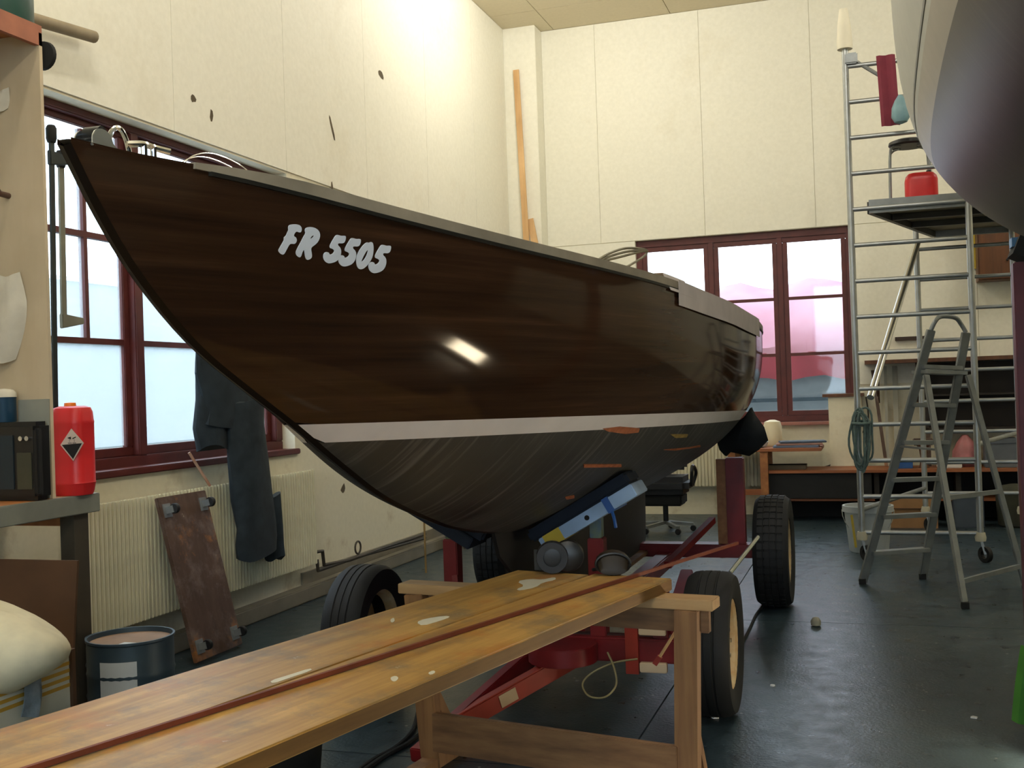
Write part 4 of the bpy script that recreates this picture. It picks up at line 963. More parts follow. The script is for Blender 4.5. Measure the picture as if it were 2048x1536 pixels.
# jerrycan with hazard label
jx0, jx1 = P(115, 900, y=4.36).x, P(178, 900, y=4.36).x; jc = (jx0+jx1)/2; jw = (jx1-jx0)/2*.96; jz0 = 1.076; jz1 = P(150, 812, y=4.36).z; jy = 4.36
jr = thing('jerrycan', (jc, jy, jz0), 'red plastic jerrycan with corrosive hazard diamond at the workbench end', 'jerrycan')
b = MB(); rings = []
for t, s_ in ((0, .86), (.04, .93), (.12, 1.0), (.135, 1.03), (.15, 1.0), (.80, 1), (.82, 1.02), (.84, .99), (.93, .96), (.98, .86), (1.0, .6)):
    rings.append([V(jc+jw*s_*max(-1, min(1, 1.18*math.cos(a))), jy+.075*s_*max(-1, min(1, 1.18*math.sin(a))), jz0+(jz1-jz0)*t) for a in [2*math.pi*(k+.5)/32 for k in range(32)]])
b.loft(rings); jb = b.build('body', REDP, jr, bevel=0)
MB().lathe((jc-.01, jy, jz1-.004), [(.026, 0), (.028, .006), (.026, .02), (.005, .022)], 16).build('screw_cap', M('orange_cap', (220, 130, 40), .4), jr)
yf = jy-.0765
def jp(px, py): q = P(px, py, y=yf); return V(q.x, 0, q.z)
dia = [jp(143, 857), jp(168, 886), jp(147, 922), jp(121, 890)]
MB().prism([V(p.x, yf-.0006, p.z) for p in dia], (0, -.001, 0)).build('hazard_label', M('label_cream', (206, 190, 176), .6, var=.04), jb, smooth=False)
tri = [lerp(dia[3], dia[1], .07), lerp(dia[3], dia[1], .93), lerp(dia[2], lerp(dia[3], dia[1], .5), .12)]
MB().prism([V(p.x, yf-.0017, p.z) for p in tri], (0, -.0008, 0)).build('hazard_label_black', BLACKM, jb, smooth=False)
c = lerp(dia[3], dia[1], .5); b = MB()      # the two tilted test tubes and drops of the corrosive sign
for sx_s in (-1, 1):
    p = c+V(.014*sx_s, 0, .026); b.prism([V(p.x-.010, yf-.0017, p.z-.004*sx_s), V(p.x+.010, yf-.0017, p.z+.004*sx_s), V(p.x+.009, yf-.0017, p.z+.009), V(p.x-.010, yf-.0017, p.z+.002)], (0, -.0008, 0))
    for k in range(2): b.prism([V(p.x-.002, yf-.0017, p.z-.008-.007*k), V(p.x+.002, yf-.0017, p.z-.008-.007*k), V(p.x, yf-.0017, p.z-.004-.007*k)], (0, -.0008, 0))
b.box(c.x-.022, c.x+.0, yf-.0025, yf-.0017, c.z+.003, c.z+.006); b.box(c.x+.004, c.x+.024, yf-.0025, yf-.0017, c.z+.003, c.z+.006)
b.build('hazard_symbol', BLACKM, jb, smooth=False)
# radio / battery box
ry = 4.06; rx1 = P(80, 990, y=ry).x; rz1 = P(80, 843, y=ry).z
rx1 = min(rx1, .50)
rd = thing('radio', (rx1-.17, ry+.09, 1.076), 'black portable radio with rounded corners on the workbench', 'radio')
MB().box(rx1-.34, rx1, ry, ry+.10, 1.077, rz1).build('case', BLACK, rd, bevel=.02)
MB().box(rx1-.02, rx1+.01, ry-.006, ry+.03, 1.10, rz1-.03).build('corner_bumper', RUB, rd, bevel=.008)
MB().box(rx1-.33, rx1-.13, ry-.006, ry, 1.13, rz1-.06).build('speaker_grille', M('dark_teal_grille', (26, 44, 54), .5), rd, smooth=False)
for k in range(2): MB().lathe((rx1-.06+.035*k-.02, ry-.001, rz1-.075), [(.012, 0), (.011, -.014), (.002, -.014)], 14, (0, 1, 0)).build('knob', STEEL, rd)
MB().box(rx1-.11, rx1-.03, ry-.005, ry, 1.13, rz1-.14).build('tuning_panel', M('dull_olive_panel', (64, 66, 52), .3), rd, smooth=False)
# blue tin with cap behind the radio
tz0 = rz1+.001; tx = rx1-.225; tz1 = tz0+.115
tn = thing('paint_tin', (tx, ry+.052, tz0), 'blue tin with a whitish lid standing on the radio', 'tin')
MB().lathe((tx, ry+.052, tz0), [(.05, 0), (.052, .006), (.052, .105), (.054, .115)], 22).build('body', M('blue_tin', (28, 66, 92), .4, .2), tn); MB().lathe((tx, ry+.052, tz1), [(.056, 0), (.054, .02), (.04, .035), (.005, .04)], 22).build('lid', CLOTHW, tn)
a = P(36, 800, y=4.172); c = P(101, 905, y=4.172)
tag(MB().obox(((a.x+c.x)/2, 4.168, (1.078+a.z)/2), V((c.x-a.x)/2, 0, 0), V(0, .002, 0), V(0, .006, (a.z-1.078)/2)).build('paper_sheet', M('grey_sheet', (150, 152, 140), .8, var=.08), smooth=False), 'pale grey sheet propped against the plywood shelf side', 'sheet')
# under the bench
a = P(140, 1125, y=3.75); tag(MB().obox((a.x-.35, 3.75, a.z/2), V(.35, 0, 0), V(0, .006, 0), V(0, .05, a.z/2)).build('hardboard_sheet', CARD, smooth=False), 'brown hardboard sheet standing in front of the workbench leg', 'board')
bx1 = P(138, 1320, y=3.28).x; bzt = P(138, 1310, y=3.28).z
bi = thing('waste_bin', (bx1-.22, 3.0, 0), 'white cardboard bin with yellow stripes stuffed with sacks', 'bin')
b = MB(); t_ = .012; X0, X1, Y0, Y1 = bx1-.44, bx1, 2.72, 3.28
b.box(X0, X1, Y0, Y0+t_, 0, bzt); b.box(X0, X1, Y1-t_, Y1, 0, bzt); b.box(X0, X0+t_, Y0+t_, Y1-t_, 0, bzt); b.box(X1-t_, X1, Y0+t_, Y1-t_, 0, bzt); b.box(X0, X1, Y0, Y1, .001, .012)
b.build('body', M('off_white_card', (196, 196, 180), .7, var=.08), bi, smooth=False)
for k in range(4): MB().box(X0-.001, X1+.001, Y0-.001, Y1+.001, bzt-.035-.026*k, bzt-.022-.026*k).build('yellow_stripe', M('ochre_stripe', (186, 146, 50), .6), bi, smooth=False)
MB().box(X1-.02, X1+.012, Y1+.002, Y1+.02, 0, bzt+.02).build('wood_edge', CARD, bi, smooth=False)
# sack
c = P(35, 1275, y=3.3); b = MB(); rings = []
for i in range(13):
    t = i/12; z = bzt-.05+(P(40, 1190, y=3.25).z-bzt+.06)*t; rad = .255*(math.sin(math.pi*min(1, (.12+.88*t)))**.55)+.012*math.sin(7*t)
    rings.append([V(bx1-.13+.03*math.sin(4*t)+rad*1.0*math.cos(a)*(1+.06*math.sin(3*a+5*t)), 3.05+rad*.85*math.sin(a)*(1+.08*math.cos(4*a+3*t)), z+.02*math.sin(2*a+4*t)) for a in [2*math.pi*k/24 for k in range(24)]])
b.loft(rings); tag(b.build('plastic_sack', SACK), 'pale bulging plastic sack on top of the striped bin', 'sack')
b = MB(); G = []
for i in range(9):
    t = i/8; row = []
    for j in range(7):
        s_ = j/6; q = P(42+36*s_+4*math.sin(3*t), 1342+92*t, x=bx1+.012); row.append(V(bx1+.012+.02*math.sin(math.pi*s_)+.008*math.sin(8*s_+3*t), q.y, q.z))
    G.append(row)
b.grid(G); tag(b.build('clear_bag', M('blue_grey_bag', (110, 124, 134), .4, var=.3, scale=25, bump=.5), solid=.004), 'crumpled blue-grey plastic bag hanging down the striped bin', 'bag')
# drums
def drum(cx, cy, r, h, label, full=True):
    t = thing('steel_drum', (cx, cy, 0), label, 'drum')
    pr = [(r*.97, 0), (r, .01), (r, h*.30), (r*1.025, h*.33), (r, h*.36), (r, h*.66), (r*1.025, h*.69), (r, h*.72), (r, h-.012), (r*1.03, h-.006), (r*1.03, h+.004), (r*.98, h+.004), (r*.97, h-.02)]
    MB().lathe((cx, cy, 0), pr, 32, caps=False).build('body', DRUM, t)
    MB().lathe((cx, cy, h-.024), [(r*.98, 0), (r*.98, .006), (.02, .008)], 32).build('lid', M('brown_dusty_lid', (150, 122, 98), .7, var=.2), t)
    if full:
        b = MB(); a0 = math.atan2(-cy, CAM.x-cx)
        G = [[V(cx+(r+.002)*math.cos(a0+a), cy+(r+.002)*math.sin(a0+a), z) for z in (h*.05, h*.84)] for a in np.linspace(-.75, .12, 10)]
        b.grid(G); b.build('paper_label', LABEL, t, solid=.001)
        MB().box(cx+.03, cx+.09, cy-.12, cy-.08, h-.016, h-.008).build('paper_slip', LABEL, t, smooth=False)
    return t
drum(.925, 4.12, .185, .47, 'blue-grey steel drum with white paper label beside the radiator')
drum(.64, 4.39, .14, .40, 'smaller dark drum with yellowish rim behind the labelled drum', False)

# ---- radiator
ra = thing('radiator', (.1, 6.08, .26), 'cream ribbed panel radiator below the window', 'radiator')
RY0, RY1, RZ0, RZ1 = 4.80, 7.355, .265, .968
MB().box(.05, .10, RY0, RY1, RZ0+.01, RZ1-.01).build('back_panel', RADM, ra, smooth=False)
n = 72; pit = (RY1-RY0)/n
rib = MB().box(.10, .12, RY0+.005, RY0+pit-.007, RZ0, RZ1).build('rib', RADM, ra, smooth=False, bevel=.004)
copies(rib, [(0, pit*k, 0) for k in range(1, n)])
for y in (RY0+.2, RY1-.2): MB().box(0.001, .05, y-.02, y+.02, RZ0+.1, RZ1-.15).build('wall_bracket', RADM, ra, smooth=False)
pp = thing('heating_pipes', (.08, 8.3, .15), 'dark heating pipes running from the radiator along the wall base', 'pipes')
def pz(px, py): return P(px, py, x=.11)
MB().tube([(.1, 7.357, pz(640, 1102).z), pz(645, 1102), pz(648, 1130), pz(700, 1120), pz(760, 1098), pz(850, 1068)], .014, 10).build('flow_pipe', PIPE, pp)
MB().tube([(.1, 7.357, .262), pz(634, 1120), pz(636, 1141), pz(720, 1112), pz(850, 1076)], .014, 10).build('return_pipe', PIPE, pp)
q = pz(716, 1100); MB().tube([q+V(.0, .05*math.cos(a), .05*math.sin(a)+.02) for a in np.linspace(0, 2*math.pi, 18)], .008, 8, False).build('pipe_loop', PIPE, pp)
# ---- dolly leaning on the radiator
dl = thing('dolly', (.35, 5.6, 0), 'brown wooden dolly board with four castors leaning on the radiator', 'dolly')
p00, p01 = V(.40, 5.36, .02), V(.40, 5.84, .02); t00, t01 = V(.17, 5.36, .955), V(.17, 5.84, .955)
upd = (t00-p00).normalized(); nrm = V(0, 1, 0).cross(upd).normalized(); nrm = nrm if nrm.x > 0 else -nrm
cen = (p00+t01)/2
MB().obox(cen, V(0, .24, 0), upd*(t00-p00).length/2, nrm*.012).build('board', DARKW, dl, smooth=False, bevel=.004)
for vy in (-.18, .18):
    for vz in (-.40, .40):
        c = cen+V(0, vy, 0)+upd*vz+nrm*.012
        pt = MB().obox(c+nrm*.003, V(0, .035, 0), upd*.04, nrm*.003).build('castor_plate', ALUD, dl, smooth=False)
        MB().obox(c+nrm*.03, V(0, .018, 0), upd*.02, nrm*.026).build('castor_fork', ALUD, pt, smooth=False)
        MB().lathe(c+nrm*.055-V(0, .014, 0), [(.028, 0), (.03, .004), (.03, .024), (.028, .028)], 18, (0, 1, 0)).build('castor_wheel', RUB, pt)
q0, q1 = P(378, 905, x=.08), P(420, 972, x=.16)
tag(MB().tube([q0, q1], .009, 8).build('wooden_stick', M('orange_stick', (150, 92, 58), .6, rgb2=(190, 170, 150), scale=4)), 'short orange-brown stick leaning above the dolly on the radiator', 'stick')
tag(MB().box(.121, .127, P(440, 925, x=.12).y, P(470, 925, x=.12).y, .972, P(450, 925, x=.12).z+.0).build('grey_card', M('grey_card', (112, 122, 128), .8), smooth=False), 'small grey card standing on the radiator top beside the work trousers', 'card') if False else None
# ---- work trousers hung on the wall
wt = thing('work_overalls', (.15, 6.25, .42), 'dark work overalls hanging in front of the window and radiator', 'overalls')
def leg_loft(path, mat, name):
    rings = []
    for i, (p, wy, wx) in enumerate(path):
        rings.append([p+V(wx*math.cos(a)*(1+.18*math.sin(3*a+i)), wy*math.sin(a)*(1+.10*math.cos(2*a+1.7*i)), .02*math.sin(a*2+i)) for a in [2*math.pi*k/20 for k in range(20)]])
    b = MB(); b.loft(rings); return b.build(name, mat, wt)
def cp(pxl, pxr, py, x):
    a, c = P(pxl, py, x=x), P(pxr, py, x=x); return ((a+c)/2, (c.y-a.y)/2, .07)
X_ = .21
leg_loft([cp(393, 520, 640, X_), cp(393, 500, 700, X_), cp(398, 500, 740, X_), cp(402, 510, 780, X_), cp(408, 522, 830, X_), cp(412, 520, 850, X_)], CLOTHD, 'body')
leg_loft([cp(395, 450, 730, X_-.03), cp(396, 452, 800, X_-.03), cp(394, 452, 850, X_-.03), cp(402, 450, 895, X_-.03)], CLOTHD, 'sleeve')
leg_loft([cp(450, 525, 800, X_+.03), cp(455, 527, 850, X_+.03), cp(462, 530, 910, X_+.03), cp(468, 540, 990, X_+.03), cp(473, 550, 1050, X_+.03), cp(474, 550, 1085, X_+.03), cp(480, 545, 1112, X_+.03)], CLOTHD, 'trouser_leg')
leg_loft([cp(528, 548, 990, X_-.02), cp(534, 553, 1060, X_-.02), cp(543, 556, 1116, X_-.02)], CLOTHD, 'strap_end')
MB().tube([(-.0, 6.1, 2.05), (.16, 6.1, 2.02), (.2, 6.1, 2.08)], .012, 8).build('hook', STEEL, wt) if False else None
MB().tube([P(440, 660, x=.21), P(440, 600, x=.12), P(440, 560, x=.02)], .006, 6).build('hanging_loop', CLOTHD, wt)
# ---- corner leftovers: brown board, rod, battens, white pail
q0, q1 = P(852, 1118, z=.0), P(884, 1116, z=0)
q0.x = max(q0.x, .34); 
tag(MB().obox(V(.22, 10.05, .6), V(.012, 0, .002), V(0, .12, 0), V(-.09, 0, .6)).build('corner_board', M('grey_brown_board', (104, 84, 64), .7, var=.3, scale=5), smooth=False, bevel=.003), 'grey-brown board leaning on the wall past the heating pipes', 'board')
q0 = P(852, 1146, z=0); q1 = P(848, 1030, y=q0.y+.05)
tag(MB().tube([q0, q1, q1+(q1-q0)*.6], .009, 8).build('thin_rod', M('tan_rod', (150, 122, 72), .6)), 'thin tan rod standing upright on the floor behind the trestle', 'rod')
for (px0, py0, zt_, hw_, lab) in ((1032, 140, 5.33, .035, 'long pale pine batten leaning up the corner pillar'), (1060, 438, 3.54, .04, 'shorter pine batten leaning on the pillar beside the long batten')):
    tpt = P(px0, py0, y=12.545); bx_ = P(1058 if py0 < 200 else 1072, 490, y=12.5)
    foot = V(tpt.x+(bx_.x-tpt.x)*(tpt.z/(tpt.z-bx_.z))*.75, 12.40, .0)
    tag(MB().bar(foot+V(0, 0, .01), tpt, .02, hw_*2, (1, 0, 0)).build('pine_batten', PINE, smooth=False), lab, 'batten')
q = V(2.35, 5.75, 0)

# ================================================================ BACK AREA
wb2 = thing('work_table', (3.05, 12.3, 0), 'low wooden work table below the end window, cluttered on top', 'table')
tz = .80
MB().box(2.55, 3.56, 12.02, 12.68, tz-.035, tz).build('table_top', BENCHX, wb2, smooth=False, bevel=.004)
for x, y in ((2.62, 12.08), (2.96, 12.08), (2.62, 12.6), (2.96, 12.6)): MB().box(x-.04, x+.04, y-.04, y+.04, 0, tz-.035).build('leg', BENCHW, wb2, smooth=False)
MB().box(2.62, 2.96, 12.06, 12.10, .30, .36).build('stretcher', BENCHX, wb2, smooth=False)
q = P(1515, 888, y=12.25)
b = MB(); b.lathe((q.x, 12.25, tz), [(.05, 0), (.10, .015), (.12, .06), (.09, .11), (.04, .14), (.01, .145)], 14); tag(b.build('clear_plastic_bag', CLEARB), 'crumpled clear plastic bag on the work table', 'bag')
for k in range(3):
    a0 = P(1545, 895, y=12.2).x; tag(MB().obox((a0+.25+.03*k, 12.2+.03*k, tz+.012+.022*k), V(.24, .02*k, 0), V(-.01*k, .12, 0), V(0, 0, .010)).build('folded_sheet', (M('blue_grey_cloth', (104, 118, 140), .9, var=.2), M('pinkish_card', (160, 120, 106), .8), M('slate_cloth', (84, 96, 112), .9, var=.2))[k], bevel=.006),
        ('blue-grey folded sheet at the bottom of the pile on the work table', 'pinkish card in the middle of the pile on the work table', 'slate folded cloth on top of the pile on the work table')[k], 'sheet')
q = P(1545, 855, y=12.5); tag(MB().lathe((q.x, 12.5, tz), [(.09, 0), (.10, .02), (.10, .22), (.085, .27), (.03, .29)], 18).build('paper_roll', M('cream_paper', (226, 212, 176), .7, var=.06)), 'cream paper roll standing on the work table under the window', 'roll')
# low bench
lb = thing('low_bench', (4.2, 12.4, 0), 'long low shelf bench with dark open front along the end wall', 'bench')
LZ = .555
MB().box(2.98, 5.7, 12.12, 12.69, LZ-.03, LZ).build('bench_top', BENCHX, lb, smooth=False)
MB().box(2.98, 5.7, 12.2, 12.69, .22, .245).build('lower_shelf', BENCHX, lb, smooth=False)
MB().box(2.98, 5.7, 12.66, 12.69, 0, LZ-.03).build('back_board', BLACKM, lb, smooth=False)
MB().box(2.98, 4.05, 12.15, 12.17, .255, LZ-.035).build('front_curtain', BLACKM, lb, smooth=False)
for x in (3.0, 4.1, 4.9, 5.66): MB().box(x-.025, x+.025, 12.2, 12.66, 0, LZ-.03).build('divider', M('dark_divider', (40, 36, 30), .8), lb, smooth=False)
items = [('blue_box', 1807, 925, .09, .10, BLUE, 'small blue box on the low bench behind the scaffold', 'box'), ('white_box', 1898, 925, .12, .07, WHITE, 'flat white box on the low bench behind the stepladder', 'box'),
         ('grey_crate', 2000, 925, .15, .30, M('grey_crate', (96, 102, 108), .6), 'grey plastic crate on the low bench by the boat stand', 'crate'), ('wood_block', 1575, 928, .2, .05, M('dull_block', (92, 80, 60), .7), 'flat brown wood block on the low bench under the window', 'block')]
for nm, px, py, w_, h_, mt, lab, cat in items:
    q = P(px, py, y=12.35); b = MB().box(q.x-w_, q.x+w_, 12.25, 12.45, LZ, LZ+h_); b.box(q.x-w_*1.03, q.x+w_*1.03, 12.24, 12.46, LZ+h_*.82, LZ+h_); tag(b.build(nm, mt, bevel=.006, smooth=False), lab, cat)
q = P(1930, 870, y=12.5); b = MB(); b.lathe((q.x, 12.52, LZ), [(.10, 0), (.14, .04), (.13, .16), (.08, .26), (.03, .33)], 14); tag(b.build('pink_bag', PINK), 'crumpled pink plastic bag on the low bench behind the stepladder', 'bag')
q = P(1822, 1022, y=12.1); bb2 = thing('cardboard_box', (q.x, 12.0, 0), 'open-topped brown cardboard box on the floor behind the scaffold', 'box')
b = MB().box(q.x-.24, q.x+.24, 11.72, 12.06, 0, .30); b.build('carton', KRAFT, bb2, smooth=False)
MB().box(q.x-.245, q.x+.245, 11.70, 11.72, .19, .20).build('tape_strip', CARD, bb2, smooth=False)
q = P(1935, 1010, y=11.9); tag(MB().box(q.x-.14, q.x+.14, 11.75, 12.0, 0, .33).box(q.x-.15, q.x+.15, 11.74, 12.01, .29, .31).build('grey_tub', M('slate_tub', (66, 74, 82), .5), smooth=False, bevel=.01), 'slate grey tub on the floor behind the stepladder', 'tub')
q = P(2030, 1020, y=12.0); tag(MB().lathe((q.x, 11.9, 0), [(.15, 0), (.17, .02), (.19, .36), (.15, .40), (.05, .42)], 18).build('dark_bag', M('olive_bag', (58, 58, 44), .8, var=.3, bump=.4)), 'dark olive bag on the floor beside the slate tub', 'bag')
# wall shelf, dark cabinet, wall cupboard, level
ws = thing('long_shelf', (4.8, 12.6, 1.6), 'long dark brown wall shelf with brackets behind the scaffold tower', 'shelf')
MB().box(4.02, 5.8, 12.42, 12.838, 1.665, 1.705).build('board', BROWNW, ws, smooth=False)
for x in (4.15, 4.55): MB().bar((x, 12.80, 1.25), (x, 12.50, 1.66), .03, .04).build('bracket', DARKW, ws, smooth=False)
cb = thing('dark_cabinet', (5.2, 12.5, .8), 'open dark cabinet standing on the low bench under the wall shelf', 'cabinet')
b = MB(); b.box(4.62, 5.7, 12.78, 12.83, .95, 1.66); b.box(4.62, 4.65, 12.46, 12.78, .95, 1.66); b.box(5.67, 5.7, 12.46, 12.78, .95, 1.66); b.box(4.62, 5.7, 12.46, 12.78, .93, .96); b.box(4.65, 5.67, 12.5, 12.78, 1.3, 1.32)
b.build('carcass', M('near_black_wood', (38, 30, 24), .7, var=.2), cb, smooth=False)
for x in (4.64, 5.68): MB().box(x-.02, x+.02, 12.5, 12.66, LZ+.001, .93).build('leg', DARKW, cb, smooth=False)
q = P(1992, 512, y=12.6); hw_ = (P(2032, 512, y=12.6).x-P(1957, 512, y=12.6).x)/2
cu = thing('wall_cupboard', (q.x, 12.7, 2.5), 'brown wooden wall cupboard above the shelf by the boat stand', 'cupboard')
z0, z1 = P(1992, 560, y=12.6).z, P(1992, 462, y=12.6).z
MB().box(q.x-hw_, q.x+hw_+.3, 12.55, 12.837, z0, z1+.25).build('carcass', BROWNW, cu, smooth=False)
for k in range(2):
    d = MB().box(q.x-hw_+.01+k*(hw_+.15), q.x+.13+k*(hw_+.15)-.01, 12.53, 12.55, z0+.01, z1+.24).build('door', BROWNW, cu, smooth=False, bevel=.004)
    MB().lathe((q.x+.10-.0+k*(.08), 12.53, z0+.2), [(.012, 0), (.014, -.02), (.004, -.024)], 10, (0, 1, 0)).build('knob', BLACK, d)
a, c = P(1949, 455, y=12.5), P(1952, 532, y=12.5)
lv = thing('spirit_level', (c.x, 12.8, c.z), 'yellow spirit level hanging beside the brown wall cupboard', 'spirit level')
MB().box(a.x-.028, a.x+.028, 12.80, 12.835, c.z, a.z+.35).build('body', YEL, lv, smooth=False); MB().box(a.x-.01, a.x+.01, 12.797, 12.80, c.z+.2, c.z+.26).build('vial', GREEN, lv, smooth=False)
a = P(1790, 678, y=12.8); c = P(1866, 676, y=12.8)
tag(MB().box(a.x, c.x, 12.79, 12.838, a.z-.02, a.z+.02).build('tool_rail', M('dark_rail_wood', (60, 44, 36), .6), smooth=False), 'short dark tool rail fixed on the end wall above the wall shelf', 'rail')
for k, (px, lab) in enumerate(((1776, 'narrow pale lath standing on the low bench beside the brown prop'), (1795, 'wider pale lath standing on the low bench behind the scaffold post'))):
    q = P(px, 935, y=12.6); tag(MB().bar(V(q.x, 12.60, LZ), V(q.x+.01, 12.82, 1.64), .03+.02*k, .015, (0, 1, 0)).build('pale_lath', M('pale_grey_lath', (168, 166, 152), .7, var=.1), smooth=False), lab, 'lath')
q = P(1752, 935, y=12.6); q2 = P(1770, 860, y=12.8); tag(MB().bar(V(q2.x, 12.60, LZ), V(q.x, 12.80, 1.60), .035, .03, (0, 1, 0)).build('brown_prop', DARKW, smooth=False), 'dark brown wooden prop leaning on the end wall above the low bench', 'prop')
q = P(1845, 900, y=12.5); va = thing('clamp_vise', (q.x, 12.3, LZ), 'dark brown bench vice on the low bench behind the stepladder', 'vice')
MB().lathe((q.x, 12.3, LZ), [(.06, 0), (.045, .02), (.03, .10), (.045, .2), (.07, .24), (.02, .25)], 14).build('pedestal', BROWNW, va); MB().box(q.x-.1, q.x+.1, 12.23, 12.37, LZ+.24, LZ+.31).build('jaw_block', DARKW, va, smooth=False, bevel=.01)
# conduit on wall
tag(MB().tube(spline([(4.02, YB-.02, 1.31), (4.02, YB-.02, 1.0), P(1690, 905, y=YB-.02), P(1665, 928, y=YB-.02), P(1640, 936, y=YB-.02)], 6), .008, 8).build('wall_cable', M('grey_cable', (70, 66, 58), .6)), 'grey cable curving down the end wall to the low bench', 'cable')
# second radiator behind boat (seen under the hull)
r2 = thing('radiator', (2.1, 12.75, .3), 'cream ribbed radiator on the end wall behind the office chair', 'radiator')
MB().box(1.55, 2.9, 12.76, 12.80, .34, .98).build('back_panel', RADM, r2, smooth=False)
n = 34; pit = 1.35/n; rib = MB().box(1.55+.005, 1.55+pit-.007, 12.74, 12.76, .33, .99).build('rib', RADM, r2, smooth=False, bevel=.004); copies(rib, [(pit*k, 0, 0) for k in range(1, n)])
for x in (1.7, 2.75): MB().box(x-.02, x+.02, 12.80, YB-.001, .45, .85).build('wall_bracket', RADM, r2, smooth=False)
# office chair
q = P(1325, 1050, z=0); qx, qy = 2.02, 11.3
ch = thing('office_chair', (qx, qy, 0), 'black swivel office chair with padded seat behind the trailer', 'chair')
for k in range(5):
    a = 2*math.pi*k/5+.3; e = V(qx+.28*math.cos(a), qy+.28*math.sin(a), .07)
    MB().bar((qx, qy, .10), e, .04, .03).build('base_arm', ALUD, ch, smooth=False); MB().lathe(e-V(0, .02, .04), [(.03, 0), (.03, .04)], 12, (0, 1, 0)).build('castor', BLACK, ch)
MB().tube([(qx, qy, .1), (qx, qy, .44)], .028, 12).build('gas_stem', BLACK, ch)
MB().box(qx-.28, qx+.28, qy-.26, qy+.24, .40, .58).build('seat', LEATHER, ch, bevel=.06)
MB().box(qx-.2, qx+.2, qy-.18, qy+.18, .28, .40).build('tilt_mechanism', BLACKM, ch, bevel=.02)
MB().obox((qx-.02, qy+.27, .86), V(.22, 0, 0), V(0, .035, 0), V(0, .05, .24)).build('backrest', LEATHER, ch, bevel=.03)
MB().bar((qx, qy+.2, .46), (qx, qy+.3, .72), .05, .015).build('back_bracket', BLACK, ch, smooth=False)
for sd in (-1, 1): MB().tube(spline([(qx+sd*.27, qy+.1, .47), (qx+sd*.31, qy+.1, .6), (qx+sd*.31, qy-.12, .68), (qx+sd*.29, qy-.1, .48)], 5), .018, 8).build('armrest', BLACK, ch)
# white bucket with lid
q0, q1 = P(1682, 1020, y=10.15), P(1790, 1020, y=10.15); q = P(1738, 1106, z=0); qx = (q0.x+q1.x)/2; wr = (q1.x-q0.x)/2*.92; qy = 10.15; zt_ = P(1738, 1010, y=10.15).z
bk = thing('white_bucket', (qx, qy, 0), 'large white plastic bucket with a yellow strap behind the scaffold post', 'bucket')
BKW = M('milky_plastic', (176, 182, 182), .5, var=.08)
MB().lathe((qx, qy, 0), [(wr*.78, 0), (wr*.8, .01), (wr*.96, zt_*.86), (wr*1.04, zt_*.87), (wr*1.04, zt_), (wr*.96, zt_), (wr*.78, .02), (.01, .02)], 28).build('body', BKW, bk)
MB().bar(P(1703, 1030, y=qy-wr*.85), P(1712, 1095, y=qy-wr*.78), .02, .006, (0, 1, 0)).build('strap', YEL, bk, smooth=False)
MB().tube([V(qx+wr*1.05*math.cos(a), qy-wr*1.05*math.sin(a)*.6, zt_*.9-.22*math.sin(a)) for a in np.linspace(0, math.pi, 14)], .004, 6).build('handle', STEEL, bk)
# green flap at the right edge
b = MB(); G = []
for i in range(9):
    t = i/8; row = []
    for j in range(5):
        s_ = j/4; x0 = 2044-14*t-5*math.sin(2*t); q = P(x0+40*s_, 1290+150*t+(14*s_ if i == 8 else 0), y=4.3); row.append(V(q.x, 4.3-.02*math.sin(5*s_), q.z))
    G.append(row)
b.grid(G)
gt = P(2060, 1290, y=4.3)
gf = thing('green_hose', (gt.x, 4.3, .30), 'green canvas flap hanging beside the second yacht near the floor', 'canvas flap'); gf.name = 'canvas_flap'; ROOTM[gf.name] = Matrix.Translation(gf.location)
b.build('flap', GREEN, gf, solid=.006)
MB().tube([V(gt.x+.05, 4.3, gt.z-.0), V(gt.x+.08, 4.32, 2.1)], .006, 6).build('tie_cord', BLACKM, gf)

# ================================================================ LAMPS
fl_ = thing('floodlight', (LAMP.x, LAMP.y, 0), 'small halogen floodlight standing on the floor beside the second yacht', 'floodlight')
ad = (LAMP_AIM-LAMP).normalized(); su_ = ad.cross(V(0, 0, 1)).normalized(); uu = su_.cross(ad).normalized()
b = MB(); hx, hz = .155, .105
b.obox(LAMP-ad*.07, su_*(hx+.01), uu*(hz+.01), ad*.01); b.obox(LAMP-ad*.035+su_*(hx+.005), su_*.006, uu*(hz+.01), ad*.04); b.obox(LAMP-ad*.035-su_*(hx+.005), su_*.006, uu*(hz+.01), ad*.04)
b.obox(LAMP-ad*.035+uu*(hz+.005), su_*hx, uu*.006, ad*.04); b.obox(LAMP-ad*.035-uu*(hz+.005), su_*hx, uu*.006, ad*.04)
b.build('housing', BLACK, fl_, smooth=False)
MB().obox(LAMP-ad*.03, su_*hx, uu*hz, ad*.002).build('glowing_glass', mat_emit('halogen_glow', (1, .82, .55, 1), 40), fl_, smooth=False)
for sd in (-1, 1):
    MB().tube([LAMP-ad*.04+su_*sd*(hx+.02), V((LAMP-ad*.04+su_*sd*(hx+.02)).x, (LAMP-ad*.04+su_*sd*(hx+.02)).y, .012), LAMP-ad*.2+su_*sd*(hx+.02)-V(0, 0, LAMP.z-ad.z*.2-.012)], .009, 8).build('stand_foot', BLACK, fl_)
lo_ = area_light('floodlight_beam', LAMP, LAMP_AIM, .23, .16, 2.0, WARM)
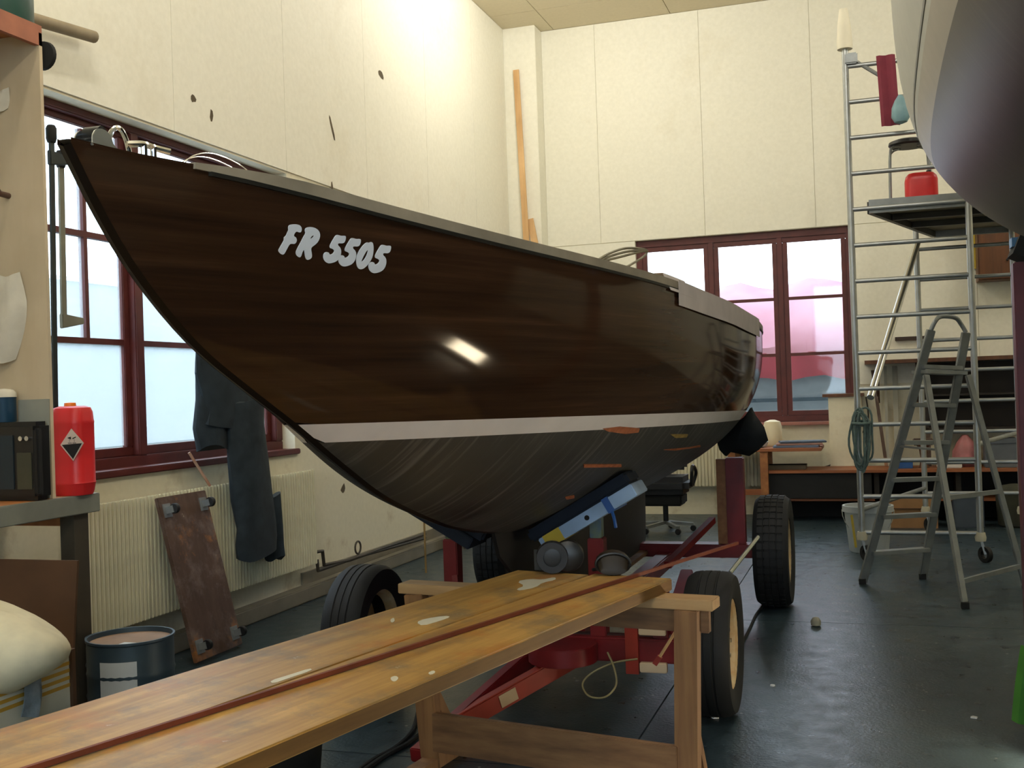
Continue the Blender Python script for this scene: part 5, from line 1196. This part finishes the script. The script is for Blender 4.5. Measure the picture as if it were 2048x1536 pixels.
for i, (x, y) in enumerate(CEIL_LIGHTS):
    t = thing('ceiling_light', (x, y, ZC_-.14), 'long fluorescent ceiling light fitting', 'ceiling light', 'fluorescent ceiling lights')
    MB().box(x-.09, x+.09, y-.75, y+.75, ZC_-.075, ZC_-.001).build('housing', WHITE, t, smooth=False, bevel=.006)
    for sx2 in (-.045, .045): MB().tube([(x+sx2, y-.72, ZC_-.095), (x+sx2, y+.72, ZC_-.095)], .016, 10).build('tube', mat_emit('tube_glow', (1, .93, .8, 1), 3.0) if 'tube_glow' not in MATS else MATS['tube_glow'], t)
    for dy in (-.4, .4):
        l = bpy.data.lights.new('tube_light', 'POINT'); l.energy = TUBE_W; l.color = TUBE_COL; l.shadow_soft_size = .09
        lo = bpy.data.objects.new('tube_light', l); COL.objects.link(lo); lo.location = (x, y+dy, ZC_-.22)

# ================================================================ OUTSIDE
og = struct(MB().box(-30, 40, -20, 60, -.6, -.3).build('ground_outside', M('wet_yard', (120, 122, 120), .9, var=.15, scale=.6), smooth=False), 'grey yard outside the windows')
nb = thing('neighbour_building', (-4.3, 9, -.3), 'pale clapboard building outside the window with the frosted panes', 'building')
SID = M('pale_siding', (128, 141, 149), .8, var=.05, scale=2)
MB().box(-4.6, -4.1, -3, 22, -.3, 2.85).build('wall', SID, nb, smooth=False)
n = 14; bd0 = MB().obox((-4.085, 9.5, .02), V(.012, 0, 0), V(0, 12.5, 0), V(.006, 0, .108)).build('siding_board', SID, nb, smooth=False); copies(bd0, [(0, 0, .215*k) for k in range(1, 13)])
MB().box(-4.62, -4.06, -3.1, 22.1, 2.85, 2.89).build('eaves_board', WHITE, nb, smooth=False)
MB().box(-4.09, -4.05, 8.2, 8.35, -.3, 2.8).build('corner_trim', WHITE, nb, smooth=False)
cbx = thing('covered_boat', (3.2, 16.6, -.3), 'boat under a pink and red tarpaulin outside the end window', 'boat')
b = MB(); G = []; HL = M('grey_hull_paint', (134, 142, 152), .5, var=.08)
for i in range(31):
    x = -1.5+9.5*i/30; t = i/30; wd = 1.15*(1-abs(2*t-1)**3)+.12
    G.append([V(x, 16.6+sd*wd*f_, z) for sd, f_, z in ((-1, .25, .1), (-1, .85, .75), (-1, .98, 1.3), (-1, 1, 1.62), (1, 1, 1.62), (1, .98, 1.3), (1, .85, .75), (1, .25, .1))])
b.grid(G); b.build('hull', HL, cbx)
b = MB(); G = []
for i in range(31):
    x = -1.5+9.5*i/30; t = i/30; wd = 1.18*(1-abs(2*t-1)**3)+.13
    G.append([V(x, 16.6-wd*1.012, z) for z in (1.24, 1.29)])
b.grid(G); b.build('rubbing_strip', M('slate_strip', (52, 66, 78), .6), cbx, solid=.02)
b = MB(); G = []
for i in range(41):
    x = -1.6+9.7*i/40; t = i/40; wd = 1.2*(1-abs(2*t-1)**3)+.2; rz = 2.95-.5*abs(2*t-1)**2+.06*math.sin(i*1.3)
    row = []
    for f_, h_ in ((-1.03, 0), (-1.02, .12), (-.8, .42), (-.4, .78), (0, 1), (.4, .78), (.8, .42), (1.02, .12), (1.03, 0)):
        row.append(V(x, 16.6+wd*f_+.03*math.sin(i*.9+h_*5), 1.86+(rz-1.86)*h_+.02*math.sin(i*1.7)))
    G.append(row)
b.grid(G); b.build('tarpaulin', TARP, cbx, solid=.006)
b = MB(); G = []
for i in range(41):
    x = -1.6+9.7*i/40; t = i/40; wd = (1.2*(1-abs(2*t-1)**3)+.2)*1.035
    G.append([V(x, 16.6-wd-.01, 1.55+.04*math.sin(i*1.9)), V(x, 16.6-wd-.012, 1.72), V(x, 16.6-wd-.005, 1.9)])
b.grid(G); b.build('tarpaulin_hem', TARPR, cbx, solid=.006)
MB().tube([(4.35, 15.15, 1.2), (4.35, 15.3, 3.0)], .02, 8).build('tent_pole', ALUD, cbx)
for x in (.5, 3.2, 6.0): MB().box(x-.1, x+.1, 16.0, 17.2, -.3, .22).build('keel_block', TREST, cbx, smooth=False)
